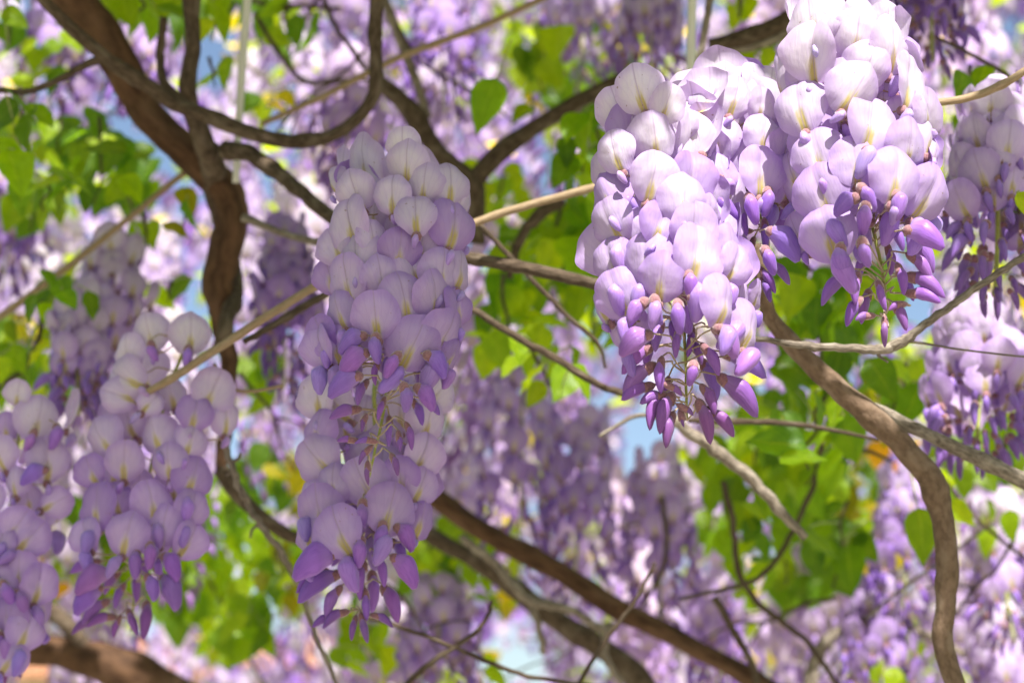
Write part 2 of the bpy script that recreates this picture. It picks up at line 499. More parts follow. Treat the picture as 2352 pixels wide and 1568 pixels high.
PW, PH = 0.0245, 0.0252          # nominal standard petal, metres
BANNERS = []
for k in range(18):
    fold = (-0.30, 0.08, 0.28, -0.12, 0.45, 0.0, 0.18, -0.22, 0.34, -0.05, 0.12, 0.24, -0.55, 0.62, -0.42, 0.75, -0.35, 0.05)[k]
    v, f, uv = banner_grid(16, PW, PH, fold, 11 + k, 0.14 + 0.05 * (k % 5), 0.05 + 0.04 * (k % 4))
    BANNERS.append(new_mesh('banner_petal', v, f, [M_BAN], uv=uv))
BUDS = []
for k in range(5):
    v, f, uv = bud_shape(12, 12, 0.225 + 0.015 * (k % 3), 0.16 + 0.06 * (k % 4), 40 + k, 0.10)
    BUDS.append(new_mesh('bud_petals', v, f, [M_BUD], uv=uv))
FATS = []
for k in range(5):
    v, f, uv = bud_shape(12, 14, 0.37 + 0.03 * (k % 3), 0.30 + 0.05 * (k % 3), 60 + k, 0.16, 0.72)
    FATS.append(new_mesh('wing_petals', v, f, [M_BUD], uv=uv))
LEAVES = []
for k in range(8):
    v, f, uv = leaf_shape(8, 12, 0.30 + 0.03 * (k % 3), 0.05 + 0.10 * (k % 4), 0.10 + 0.12 * (k % 3), 80 + k)
    LEAVES.append(new_mesh('leaf', v, f, [M_LEAF], uv=uv))

# ------------------------------------------------------------------ woody vines, canes, rods
def vpath(pts, d, w_default, n=6):
    """pts: (px, py[, width px[, depth]]) -> path, radii"""
    rows, w, dd = [], w_default, d
    for p in pts:
        if len(p) > 2 and p[2]: w = p[2]
        if len(p) > 3: dd = p[3]
        q = at(p[0], p[1], dd)
        rows.append((q.x, q.y, q.z, w * m_per_px(dd) * 0.5))
    c = catmull(rows, n)
    return [Vector(r[:3]) for r in c], [max(r[3], 0.0006) for r in c]

def limb(name, pts, d, w, mat, parent, seed, wob=0.16, sides=12, ridge=0.0, n=9, jit=0.0):
    path, rad = vpath(pts, d, w, n)
    if mat is not M_ROD:            # swollen nodes and old pruning knots
        rr = random.Random(int(seed * 100))
        total = sum((path[i + 1] - path[i]).length for i in range(len(path) - 1))
        L, nxt = 0.0, []
        q = rr.uniform(2, 8) * rad[0]
        while q < total:
            nxt.append((q, rr.uniform(.05, .20))); q += rr.uniform(7, 20) * max(rad[0], .003)
        for i in range(len(path)):
            if i: L += (path[i] - path[i - 1]).length
            rad[i] *= 1 + sum(h * math.exp(-((L - c) / (1.3 * rad[i])) ** 2) for c, h in nxt)
        for i in range(1, len(path) - 1):
            path[i] += Vector(mnoise.noise_vector(Vector((i * .23, seed * 5.3, 7)))) * .14 * rad[i]
    if jit:
        for i in range(1, len(path) - 1):
            path[i] += Vector(mnoise.noise_vector(Vector((i * .45, seed * 3.1, 0)))) * jit * rad[i]
    V, F, UV = tube(path, rad, sides, wob, seed, True, ridge)
    o = parent.location
    V = [p - o for p in V]
    return mesh_obj(name, new_mesh(name, V, F, [mat], uv=UV), parent)

def vine(name, label, cat, d, limbs, group=None):
    """limbs: (part name, pts, width, material[, kwargs]); the first gives the place of the thing"""
    p0 = limbs[0][1][0]
    e = empty(name, at(p0[0], p0[1], p0[3] if len(p0) > 3 else d))
    tag(e, label, cat, group)
    for k, L in enumerate(limbs):
        kw = L[4] if len(L) > 4 else {}
        limb(L[0], L[1], kw.pop('d', d), L[2], L[3], e, seed=hash_s(name) + k * 3.7, **kw)
    return e

_hs = [0]
def hash_s(name):
    _hs[0] += 1
    return (_hs[0] * 7.31) % 97

vine('vine_trunk', 'thick twisted brown wisteria trunk with several dark side limbs forking from it', 'vine', 1.5, [
    ('trunk', [(95, -90, 98), (165, -10, 92), (240, 75, 85), (290, 165, 75), (325, 245, 74), (385, 310, 75), (450, 370, 79), (510, 430, 79), (532, 490, 80), (518, 570, 79), (500, 650, 71), (508, 730, 54), (524, 830, 41), (520, 950, 36), (508, 1080, 28)], 90, M_TRUNK, dict(sides=20, ridge=0.07, wob=0.12)),
    ('twisted_stem', [(480, 340, 50, 1.47), (490, 430, 44, 1.50), (505, 500, 38, 1.53), (530, 590, 36, 1.54), (538, 670, 38, 1.51), (520, 740, 36, 1.47), (500, 800, 26, 1.47)], 50, M_BARK, dict(ridge=0.05)),
    ('limb', [(40, -60, 26, 1.38), (90, -10, 27, 1.38), (165, 65, 29, 1.39), (245, 135, 32, 1.40), (330, 192, 33, 1.41), (400, 238, 35, 1.42), (475, 265, 36, 1.42), (560, 302, 34, 1.42), (640, 322, 33, 1.42), (720, 322, 31, 1.42), (790, 296, 29, 1.42), (840, 250, 30, 1.42), (864, 195, 32, 1.42), (862, 100, 31, 1.42), (864, 0, 33, 1.42), (866, -80, 33, 1.42)], 30, M_BARK),
    ('limb', [(250, 130, 22, 1.4), (195, 150, 18, 1.4), (130, 186, 16, 1.4), (62, 210, 15, 1.4), (0, 207, 14, 1.4), (-60, 206, 13, 1.4)], 14, M_BARK),
    ('limb', [(442, -60, 42, 1.45), (440, 20, 40, 1.45), (442, 110, 38, 1.45), (432, 190, 36, 1.45), (440, 255, 44, 1.46), (470, 330, 52, 1.47), (495, 400, 60, 1.49)], 40, M_BARK),
    ('limb', [(376, 40, 18, 1.44), (368, 130, 19, 1.44), (380, 195, 22, 1.43), (425, 245, 26, 1.43)], 18, M_BARK),
    ('limb', [(520, 345, 46, 1.46), (565, 350, 40, 1.44), (625, 388, 36, 1.42), (690, 440, 33, 1.40), (765, 502, 31, 1.37), (850, 540, 30, 1.34), (960, 560, 30, 1.30), (1080, 592, 30, 1.26), (1200, 614, 29, 1.25), (1300, 636, 28, 1.24), (1400, 662, 27, 1.24), (1520, 700, 24, 1.26)], 30, M_BARK),
    ('limb', [(560, 500, 22, 1.46), (600, 515, 18, 1.45), (670, 542, 17, 1.44), (750, 560, 17, 1.42), (830, 575, 15, 1.4)], 16, M_GREY),
    ('limb', [(505, 1075, 36, 1.5), (560, 1150, 32, 1.5), (640, 1215, 30, 1.5), (705, 1245, 28, 1.52), (800, 1260, 28, 1.55)], 28, M_BARK),
])
vine('forked_branch', 'dark forked wisteria branch, a Y meeting behind the long shaded raceme', 'branch', 1.62, [
    ('limb', [(860, 180, 36), (930, 238, 40), (985, 320, 42), (1040, 382, 44), (1085, 425, 52), (1092, 480, 44), (1096, 560, 36)], 40, M_BARK),
    ('limb', [(1470, 170, 28), (1400, 195, 32), (1310, 244, 36), (1220, 298, 38), (1145, 352, 42), (1090, 415, 48)], 36, M_BARK),
    ('limb', [(1480, 205, 20), (1400, 232, 24), (1290, 268, 22), (1190, 330, 20), (1120, 392, 22)], 22, M_GREY),
])
vine('branch', 'smooth brown branch bending sharply down below the sunlit racemes, with a grey fork', 'branch', 1.2, [
    ('limb', [(1735, 560, 28, 1.16), (1752, 660, 30, 1.16), (1775, 735, 38, 1.17), (1850, 822, 44), (1930, 895, 50), (2010, 965, 52), (2080, 1030, 54), (2138, 1105, 56), (2165, 1195, 50), (2176, 1310, 50), (2170, 1400, 46), (2166, 1480, 46), (2195, 1568, 48), (2230, 1640, 48)], 45, M_RBARK, dict(wob=0.10, sides=16)),
    ('limb', [(2000, 935, 26, 1.18), (2060, 965, 32, 1.18), (2130, 998, 30, 1.18), (2210, 1035, 32, 1.18), (2290, 1072, 36, 1.18), (2360, 1108, 36, 1.18), (2440, 1150, 36, 1.18)], 32, M_GREY),
])
vine('thin_branch', 'thin dark branch sagging under the tip of the tallest sunlit raceme', 'branch', 1.12, [
    ('limb', [(1700, 770, 12), (1760, 780, 14), (1860, 794, 17), (1960, 800, 19), (2030, 802, 23), (2075, 782, 24), (2130, 740, 19), (2200, 690, 18), (2265, 645, 17), (2352, 590, 15), (2420, 550, 14)], 16, M_GREY, dict(jit=0.5)),
    ('twig', [(2070, 782, 8), (2130, 790, 6), (2210, 803, 5), (2320, 816, 5), (2400, 822, 4)], 5, M_GREY, dict(sides=7)),
    ('twig', [(2010, 805, 8), (2020, 818, 7), (2040, 832, 5)], 6, M_GREY, dict(sides=7)),
])
vine('dead_branch', 'grey branch slanting down through green leaves under the hanging buds', 'branch', 1.32, [
    ('limb', [(1510, 935, 22), (1575, 985, 27), (1640, 1030, 28), (1720, 1092, 27), (1790, 1170, 24), (1850, 1235, 18)], 24, M_GREY, dict(jit=0.4)),
    ('twig', [(1570, 982, 14), (1500, 955, 11), (1450, 960, 10), (1375, 1002, 8)], 10, M_GREY, dict(jit=0.5, sides=8)),
    ('twig', [(1580, 965, 12), (1680, 968, 14), (1790, 970, 14), (1900, 985, 10), (2020, 1010, 8)], 12, M_BARK, dict(sides=8)),
])
vine('thin_branch', 'slender dark branch crossing green leaves between the shaded and sunlit racemes', 'branch', 1.3, [
    ('limb', [(990, 660, 14), (1070, 702, 16), (1180, 768, 17), (1290, 832, 18), (1370, 880, 17), (1440, 908, 15)], 16, M_BARK, dict(jit=0.4)),
    ('twig', [(1100, 515, 12), (1200, 618, 12), (1300, 722, 11), (1375, 790, 9), (1390, 845, 7)], 11, M_BARK, dict(jit=0.4, sides=8)),
])
vine('lower_branch', 'heavy brown branch crossing low behind the bud tips, paired with a darker one', 'branch', 1.72, [
    ('limb', [(900, 1080, 42), (990, 1135, 45), (1080, 1200, 46), (1190, 1262, 46), (1300, 1322, 48), (1400, 1388, 48), (1500, 1438, 46), (1620, 1500, 42), (1750, 1570, 42), (1860, 1640, 40)], 55, M_TRUNK, dict(sides=16)),
    ('limb', [(900, 1180, 32, 1.8), (990, 1232, 37, 1.8), (1100, 1292, 38, 1.8), (1200, 1365, 45, 1.8), (1300, 1440, 48, 1.8), (1400, 1500, 51, 1.8), (1480, 1575, 56, 1.8), (1520, 1660, 56, 1.8)], 50, M_BARK, dict(sides=14)),
    ('twig', [(1060, 1230, 20, 1.66), (1130, 1290, 20, 1.66), (1210, 1372, 22, 1.66), (1310, 1400, 20, 1.66), (1400, 1460, 18, 1.66)], 20, M_GREY, dict(jit=0.7)),
    ('twig', [(1215, 1370, 18, 1.66), (1235, 1430, 16, 1.66), (1250, 1500, 14, 1.66)], 16, M_GREY, dict(jit=0.7)),
    ('twig', [(1400, 1430, 20, 1.68), (1390, 1500, 18, 1.68), (1430, 1570, 16, 1.68)], 16, M_GREY, dict(jit=0.7)),
])
vine('top_branch', 'dark lichened branch end running behind the topmost white petals', 'branch', 1.5, [
    ('limb', [(1960, -40, 50), (1840, 30, 46), (1760, 70, 44), (1690, 92, 38), (1630, 105, 32)], 44, M_BARK),
    ('limb', [(1840, 60, 24), (1740, 105, 20), (1650, 125, 16), (1560, 175, 12)], 20, M_GREY),
])
vine('corner_branch', 'broad blurred brown limb under the two soft-focus racemes', 'branch', 2.0, [
    ('limb', [(-90, 1530, 60), (0, 1510, 66), (80, 1492, 70), (170, 1502, 74), (260, 1532, 84), (380, 1585, 90), (480, 1640, 90)], 70, M_TRUNK, dict(sides=16)),
    ('limb', [(60, 1360, 28), (110, 1400, 34), (160, 1440, 38), (200, 1500, 46)], 34, M_BARK),
])
vine('knotty_twig', 'knotty bent twig hanging beside the lower bud clusters', 'twig', 1.32, [
    ('limb', [(505, 985, 14), (522, 1040, 15), (552, 1120, 16), (590, 1190, 16), (640, 1262, 15), (688, 1350, 13), (722, 1450, 11), (775, 1575, 10)], 14, M_GREY, dict(jit=0.9)),
    ('spur', [(545, 1095, 8), (530, 1085, 8), (520, 1092, 6)], 7, M_GREY, dict(sides=7)),
    ('spur', [(600, 1200, 8), (580, 1215, 7), (575, 1235, 5)], 7, M_GREY, dict(sides=7)),
    ('spur', [(520, 1060, 8), (545, 1055, 8), (552, 1040, 6)], 7, M_GREY, dict(sides=7)),
])
vine('bottom_twig', 'fine dark twig curving beneath the heavy crossing branch', 'twig', 1.35, [
    ('limb', [(830, 1415, 10), (890, 1430, 10), (980, 1462, 10), (1080, 1502, 10), (1200, 1548, 10), (1330, 1570, 9), (1400, 1575, 8)], 10, M_BARK, dict(jit=0.7)),
    ('twig', [(925, 1580, 14), (1000, 1512, 13), (1085, 1458, 11), (1118, 1420, 10), (1130, 1378, 8)], 11, M_BARK, dict(jit=0.5)),
    ('twig', [(1325, 1575, 10), (1390, 1470, 10), (1455, 1385, 9), (1485, 1330, 8), (1505, 1290, 7)], 8, M_BARK, dict(jit=0.5)),
])
vine('leafy_twig', 'dark crooked twig rising among the lower green leaves', 'twig', 1.6, [
    ('limb', [(1660, 1105, 14), (1682, 1200, 14), (1700, 1322, 14), (1760, 1398, 14), (1850, 1470, 13), (1925, 1575, 12)], 13, M_BARK, dict(jit=0.6)),
    ('twig', [(1890, 1020, 13), (1870, 1110, 13), (1820, 1220, 12), (1770, 1300, 12), (1710, 1340, 11), (1560, 1375, 9)], 12, M_BARK, dict(jit=0.6)),
    ('twig', [(1640, 1370, 16), (1680, 1440, 17), (1730, 1530, 16), (1740, 1600, 16)], 16, M_BARK),
    ('twig', [(1900, 1032, 10), (1990, 1035, 9), (2050, 1060, 7)], 8, M_BARK),
])
vine('arched_cane', 'pale grey arched stem in the lower blossoms beside the bending branch', 'branch', 1.9, [
    ('limb', [(1860, 1600, 30), (1868, 1530, 28), (1892, 1478, 26), (1960, 1432, 24), (2050, 1430, 22), (2140, 1462, 20), (2230, 1510, 18)], 24, M_GREY),
    ('twig', [(1870, 1540, 16), (1920, 1450, 14), (1990, 1380, 12), (2080, 1330, 9)], 12, M_GREY, dict(jit=0.4)),
])
for nm, lb, dd, pts, w, mt, jit in (
    ('tan_cane', 'straight tan cane climbing diagonally above the long shaded raceme', 1.55, [(1330, -45, 15), (1240, 0, 15), (1090, 68, 15), (940, 122, 16), (850, 165, 15), (740, 222, 14), (600, 285, 13)], 14, M_CANE, 0),
    ('tan_cane', 'straight tan cane slanting down and away from the twisted trunk', 1.55, [(460, 368, 16), (380, 432, 15), (260, 530, 15), (130, 632, 16), (0, 727, 17), (-80, 790, 17)], 15, M_CANE, 0),
    ('tan_cane', 'long tan cane passing right behind the shaded raceme toward the sunlit group', 1.24, [(1480, 385, 18), (1390, 422, 18), (1230, 467, 19), (1090, 512, 19), (900, 590, 19), (740, 650, 19), (620, 722, 20), (500, 800, 20), (405, 862, 19), (330, 905, 17)], 18, M_CANE, 0),
    ('dark_cane', 'darker brown stem lying just under the long tan cane', 1.28, [(960, 560, 14), (760, 668, 17), (690, 710, 18), (630, 745, 17), (560, 785, 14)], 16, M_BARK, .3),
    ('tan_cane', 'tan cane leaving the top of the sunlit white petals', 1.10, [(2040, 240, 17), (2140, 236, 18), (2220, 226, 19), (2290, 200, 19), (2352, 165, 18), (2420, 120, 18)], 18, M_CANE, 0),
    ('pale_rod', 'straight pale upright rod beside the twisted trunk', 1.47, [(572, -60, 21), (568, 0, 21), (556, 150, 20), (548, 300, 18), (542, 420, 17)], 20, M_ROD, 0),
    ('pale_rod', 'pale grey upright rod behind the sunlit group', 1.4, [(1591, -60, 21), (1590, 0, 21), (1587, 120, 21), (1584, 260, 20)], 20, M_ROD, 0),
    ('upright_shoot', 'brown upright shoot crossing the pale rod above the sunlit group', 1.45, [(1640, -60, 17), (1630, 0, 17), (1618, 80, 18), (1602, 160, 18), (1590, 260, 17)], 17, M_GREY, .2),
    ('thin_twig', 'wiry dark twig drooping beside the arched limb', 1.7, [(735, -20, 12), (765, 50, 12), (805, 110, 12), (850, 170, 11)], 11, M_BARK, .5),
    ('thin_twig', 'wiry brown twig sweeping down to meet the arched limb', 1.75, [(585, 30, 11), (640, 120, 11), (700, 186, 11), (770, 186, 10), (850, 182, 9)], 11, M_BARK, .4),
    ('thin_twig', 'short level twig near the head of the pale rod', 1.75, [(560, -5, 9), (620, 12, 10), (690, 14, 10), (780, 20, 9)], 9, M_BARK, .4),
    ('grey_shoot', 'grey straight shoot falling behind the dark fork', 1.7, [(880, -10, 20), (910, 70, 22), (945, 160, 22), (985, 270, 20)], 20, M_GREY, .2),
    ('curled_tendril', 'thin tan tendril curling off the long cane', 1.27, [(492, 835, 9), (510, 870, 9), (540, 895, 8), (590, 897, 8), (650, 885, 7)], 8, M_CANE, .2),
    ('side_twig', 'crooked dark leafy twig under the tan cane', 1.55, [(95, 690, 10), (92, 760, 11), (60, 840, 11), (0, 885, 11), (-40, 905, 10)], 10, M_BARK, .5),
    ('upper_twig', 'fine dark twig just beyond the white crown petals', 1.4, [(2150, 85, 8), (2230, 125, 9), (2300, 165, 9), (2380, 210, 8)], 8, M_BARK, .5),
    ('fine_twig', 'fine drooping twig between the grey fork and the lower blossoms', 1.6, [(2170, 1100, 8), (2215, 1160, 9), (2270, 1215, 9), (2340, 1270, 9), (2400, 1310, 8)], 8, M_BARK, .5),
    ('fine_twig', 'thin slanting twig below the single ovate leaf', 1.7, [(2290, 1190, 7), (2160, 1290, 8), (2060, 1360, 9), (1990, 1420, 9)], 8, M_GREY, .5),
    ('dark_twig', 'crooked dark stem behind the gap of sky between racemes', 1.55, [(1290, 460, 30), (1230, 500, 26), (1190, 560, 22), (1170, 640, 16)], 20, M_BARK, .4),
    ('dark_twig', 'dark stick standing in the mauve raceme below the sky gap', 1.9, [(1520, 1140, 12), (1530, 1230, 13), (1520, 1310, 12), (1470, 1400, 10)], 12, M_BARK, .4),
):
    vine(nm, lb, 'rod' if 'rod' in nm else ('twig' if ('twig' in nm or 'tendril' in nm) else 'stem'), dd, [('stem', pts, w, mt, dict(jit=jit, wob=0.05 if mt in (M_ROD, M_CANE) else 0.16, sides=10))])

def fine_twigs():
    r = random.Random(61)
    spots = [(2050, 1250, 'above the pale arched stem'), (1950, 1480, 'through the pale arched stem'), (2250, 1350, 'beside the lower part of the bending branch'), (1600, 1480, 'below the crooked leafy twig'), (1450, 1500, 'over the heavy crossing branch'),
             (1280, 1490, 'between the heavy crossing branch and the fine bottom twig'), (700, 60, 'inside the arched limb'), (620, 200, 'across the pale rod'), (700, 240, 'beside the sunlit yellow leaves'), (780, 420, 'over the limb leaving the trunk'), (120, 300, 'behind the dark green leaf spray'),
             (300, 560, 'under the tan cane by the trunk'), (620, 960, 'between the trunk foot and the lower shaded raceme'), (1130, 900, 'against the large dusky purple raceme'), (1560, 1180, 'against the mauve raceme below the sky gap'), (1760, 1420, 'near the distant olive shrub'), (2260, 620, 'crossing the pale blurred raceme'),
             (980, 1440, 'under the dull mauve raceme'), (560, 1480, 'before the far cream house'), (1050, 180, 'beside the heart-shaped leaf'), (1390, 320, 'behind the forked branch'), (250, 120, 'beside the trunk head')]
    for x, y, where in spots:
        a = r.uniform(0, math.pi); L = r.uniform(90, 190); d = r.uniform(1.55, 2.4)
        pts = []
        for k in range(5):
            t = k / 4 * 2 - 1
            pts.append((x + math.cos(a) * L * t + r.uniform(-16, 16), y + math.sin(a) * L * t + r.uniform(-16, 16), r.uniform(7, 11) - 1.2 * k))
        sp = pts[2]
        b = a + r.choice((-1, 1)) * r.uniform(.5, 1.0)
        m = r.choice((M_BARK, M_BARK, M_GREY))
        tw = [('stem', pts, 8, m, dict(jit=.8, sides=7))]
        tw.append(('twig', [(sp[0], sp[1], 6), (sp[0] + math.cos(b) * 50, sp[1] + math.sin(b) * 50 - 8, 5), (sp[0] + math.cos(b) * 110, sp[1] + math.sin(b) * 100, 4)], 5, m, dict(jit=.8, sides=6)))
        vine('bare_twig', ('grey' if m is M_GREY else 'dark') + ' bare forked twig ' + where, 'twig', d, tw, 'bare twigs')
fine_twigs()

# ------------------------------------------------------------------ hero racemes, flower by flower
def lerp3(a, b, t): return tuple(a[i] + (b[i] - a[i]) * t for i in range(3))
PALE, LILAC, MAUVE = (0.80, 0.75, 0.81), (0.61, 0.46, 0.77), (0.48, 0.33, 0.66)
KEEL, BUDC, BUDD = (0.40, 0.22, 0.70), (0.33, 0.15, 0.57), (0.25, 0.09, 0.36)

def calyx_geo(b, r, L, mi, x0=-0.0022):
    S = []
    for i in range(6):
        t = i / 5
        k = (0.28, 0.72, 0.95, 1.0, 1.04, 1.07)[i]
        S.append(((x0 + t * L, 0, 0), r * k, r * k, r * k, 0))
    v, f, uv = loft(S, 8)
    b.add(v, f, mi, uv)

class Raceme:
    def __init__(s, label, axis, d, Rpx, tint=(1, 1, 1), seed=0, ytop=None, ybud=None, ytip=None):
        """axis: list of (px,py) top to tip; Rpx: half width in px"""
        s.axis, s.d, s.R = axis, d, Rpx * m_per_px(d)
        s.r = random.Random(seed); s.tint = tint
        s.k = 1.0 if seed >= 6 else 1.10
        s.y0, s.y1 = axis[0][1], axis[-1][1]
        s.root = empty('wisteria_raceme', at(*axis[0], d))
        tag(s.root, label, 'flower cluster', 'wisteria racemes in bloom')
        rows = [tuple(at(axis[0][0] + 12, axis[0][1] + 55, d + .10)), tuple(at(axis[0][0] + 4, axis[0][1] + 38, d + .03))] + [(*at(x, y, d),) for x, y in [(axis[0][0], axis[0][1] + 60)] + axis[1:]]
        c = catmull(rows, 8)
        n = len(c)
        path = [Vector(p) - s.root.location for p in c]
        for i in range(1, n - 1): path[i] += Vector(mnoise.noise_vector(Vector((i * .5, seed, 0)))) * 0.0008
        v, f, uv = tube(path, [0.0016 - 0.0009 * i / n for i in range(n)], 7)
        mesh_obj('rachis', new_mesh('rachis', v, f, [M_RAC], uv=uv), s.root)
        s.axis3 = [Vector(p) for p in c]
    def ax(s, py):
        A = s.axis
        if py <= A[0][1]: return A[0][0]
        for (x0, y0), (x1, y1) in zip(A, A[1:]):
            if py <= y1: return x0 + (x1 - x0) * (py - y0) / max(1e-6, y1 - y0)
        return A[-1][0]
    def rach(s, z):
        best = min(s.axis3, key=lambda p: abs(p.z - z))
        return best
    def _flower(s, name, base, rot, cal_r, cal_L, droop=0.002):
        """part: pedicel and calyx; rot maps local to world"""
        rp = s.rach(base.z + s.r.uniform(0.001, 0.006))
        inv = rot.transposed()
        b = MB()
        p0 = inv @ (rp - base)
        p3 = Vector((-0.0018 if name == 'bud' else -0.0048, 0, 0))
        p1 = p0 * 0.62 + inv @ Vector((0, 0, droop + 0.001)); p2 = p0 * 0.26 + Vector((-0.006, 0, 0))
        cc = catmull([p0, p1, p2, p3], 3)
        v, f, uv = tube([Vector(q) for q in cc], [0.00048] * len(cc), 5, caps=False)
        b.add(v, f, 0, uv)
        calyx_geo(b, cal_r, cal_L, 1, -0.0022 if name == 'bud' else -0.0052)
        o = mesh_obj(name, b.mesh(name, [M_PED, M_CAL]), s.root)
        s.M = Matrix.Translation(base - s.root.location) @ rot.to_4x4()
        o.matrix_basis = s.M
        return o
    def tone(s, py):
        t = (py - s.y0) / (s.y1 - s.y0)
        k = min(1, max(0, t * 1.75))
        c = lerp3(PALE, LILAC, k) if s.r.random() < .93 else lerp3(LILAC, MAUVE, k)
        j = s.r.uniform(0.93, 1.05)
        return tuple(min(0.9, c[i] * s.tint[i] * j) for i in range(3))
    def open(s, px, py, size, az=None, roll=None, lean=None, zoff=0.0, keel=True):
        """one open flower: px,py = middle of its standard petal, size = its width in px"""
        r = s.r
        dx = (px - s.ax(py)) * m_per_px(s.d)
        k = max(-1, min(1, dx / s.R))
        if az is None: az = math.degrees(math.asin(k * 0.9)) * 0.86 + r.uniform(-20, 20)
        dy = math.sqrt(max(0.0, 1 - k * k)) * s.R * 0.75
        tt = min(1, max(0, (py - s.y0) / (s.y1 - s.y0)))
        d = s.d - dy + zoff - (tt - 0.30) * 1.5 * s.R
        P = at(px, py, d)
        sc = size * m_per_px(d) / PW / max(0.62, math.cos(R_(min(55, abs(az)))))
        sc = max(0.70, min(1.28, sc * s.k))
        if lean is None: lean = r.uniform(-26, 4)
        if roll is None: roll = k * r.uniform(2, 18) + r.gauss(0, 11)
        a = R_(az) - math.pi / 2
        rot = Matrix.Rotation(a, 3, 'Z') @ Matrix.Rotation(R_(-roll), 3, 'X')
        lr = Matrix.Rotation(R_(-lean), 3, 'Y')
        base = P - rot @ (lr @ Vector((0, 0, PH * 0.5 * sc)))
        fl = s._flower('flower', base, rot @ Matrix.Rotation(R_(r.uniform(-5, 20)), 3, 'Y'), 0.0027, 0.0045)
        inv = s.M.inverted()
        b = mesh_obj('banner_petal', r.choice(BANNERS), fl)
        b.matrix_basis = inv @ (Matrix.Translation(base - s.root.location) @ (rot @ lr).to_4x4() @ Matrix.Scale(sc, 4))
        b.color = (*s.tone(py), 1)
        if keel:
            tuck = r.random() > (0.8 if tt > 0.5 else 0.15)
            w = mesh_obj('wing_petals', r.choice(FATS), fl)
            L = (0.0075 if tuck else 0.0110 + 0.0035 * min(1, tt * 1.8)) * sc * r.uniform(0.85, 1.1)
            wr = rot @ Matrix.Rotation(R_(r.uniform(75, 115) if tuck else r.uniform(38, 72) + 18 * (1 - tt)), 3, 'Y') @ Matrix.Rotation(R_(r.uniform(-24, 24)), 3, 'Z')
            w.matrix_basis = inv @ (Matrix.Translation(base - s.root.location + rot @ Vector((0.002, 0, 0))) @ wr.to_4x4() @ Matrix.Scale(L, 4))
            t = min(1, max(0, (py - s.y0) / (s.y1 - s.y0) * 1.5))
            c = lerp3((0.58, 0.44, 0.80), KEEL, t)
            w.color = (*[c[i] * s.tint[i] * r.uniform(0.9, 1.1) for i in range(3)], 1)
    def bud(s, px, py, L, ang, fat=False, zoff=0.0, toward=None):
        """closed or half open bud: px,py = its middle, L = length px, ang = direction in the picture (0 right, 90 down)"""
        r = s.r
        dx = (px - s.ax(py)) * m_per_px(s.d)
        k = max(-1, min(1, dx / s.R))
        d = s.d - math.sqrt(max(0, 1 - k * k)) * s.R * 0.6 + zoff - 0.012 * (1 if zoff <= 0 else 0)
        if fat and zoff <= 0: d = s.d - math.sqrt(max(0, 1 - k * k)) * s.R * 0.75 - (min(.75, max(0, (py - s.y0) / (s.y1 - s.y0))) - .30) * 1.5 * s.R - 0.008
        P = at(px, py, d)
        if toward is None: toward = r.uniform(0.0, 0.55)
        dirv = Vector((math.cos(R_(ang)), -toward, -math.sin(R_(ang)))).normalized()
        Lm = L * m_per_px(d) * math.sqrt(1 + toward ** 2) * 1.10
        base = P - dirv * Lm * 0.5
        out = Vector((dx, -0.02, 0)).normalized()
        zr = Vector((0, 0, 1)) * (1 - abs(dirv.z)) + out * 0.7 * abs(dirv.z)
        z = (zr - dirv * zr.dot(dirv)).normalized()
        y = z.cross(dirv)
        rot = Matrix((dirv, y, z)).transposed()
        fl = s._flower('bud', base, rot, 0.0030 * (1.0 if fat else max(0.62, min(1.05, Lm / 0.02))), 0.0066 * (0.85 if fat else 1.0))
        o = mesh_obj('wing_petals' if fat else 'bud_petals', r.choice(FATS if fat else BUDS), fl)
        o.matrix_basis = Matrix.Translation((0.001, 0, 0)) @ Matrix.Scale(Lm, 4)
        t = min(1, max(0, (py - s.y0) / (s.y1 - s.y0)))
        c = lerp3(KEEL, BUDC, min(1, t * 1.2)) if (fat or L > 30) else BUDD
        if not fat and t > 0.86: c = lerp3(BUDC, BUDD, min(1, (t - 0.86) / 0.14))
        o.color = (*[c[i] * s.tint[i] * r.uniform(0.88, 1.12) for i in range(3)], 1)
    def inner(s, n, y0, y1, size, w=1.0):
        for k in range(n):
            y = y0 + (y1 - y0) * (k + s.r.random()) / n
            px = s.ax(y) + ((k * 0.618) % 1 * 2 - 1) * w * min(1, .35 + 1.6 * (y - s.y0) / (s.y1 - s.y0)) * s.R / m_per_px(s.d)
            s.open(px, y, size * s.r.uniform(.9, 1.1), zoff=s.r.uniform(.016, .03))
    def fill(s, n, y0, y1, size):
        """flowers on the far side of the rachis and inside the cluster"""
        for k in range(n):
            y = y0 + (y1 - y0) * (k + s.r.random()) / n
            th = R_(100 + (k * 137.5) % 160)
            px = s.ax(y) + math.cos(th * 1.0 + math.pi) * 0.0 + s.r.uniform(-0.85, 0.85) * s.R / m_per_px(s.d)
            kk = (px - s.ax(y)) * m_per_px(s.d) / s.R
            zo = s.R * 0.75 * math.sqrt(max(0, 1 - kk * kk)) * s.r.uniform(1.1, 1.9)
            s.open(px, y, size, az=180 - kk * 70 + s.r.uniform(-15, 15), zoff=zo, keel=True)

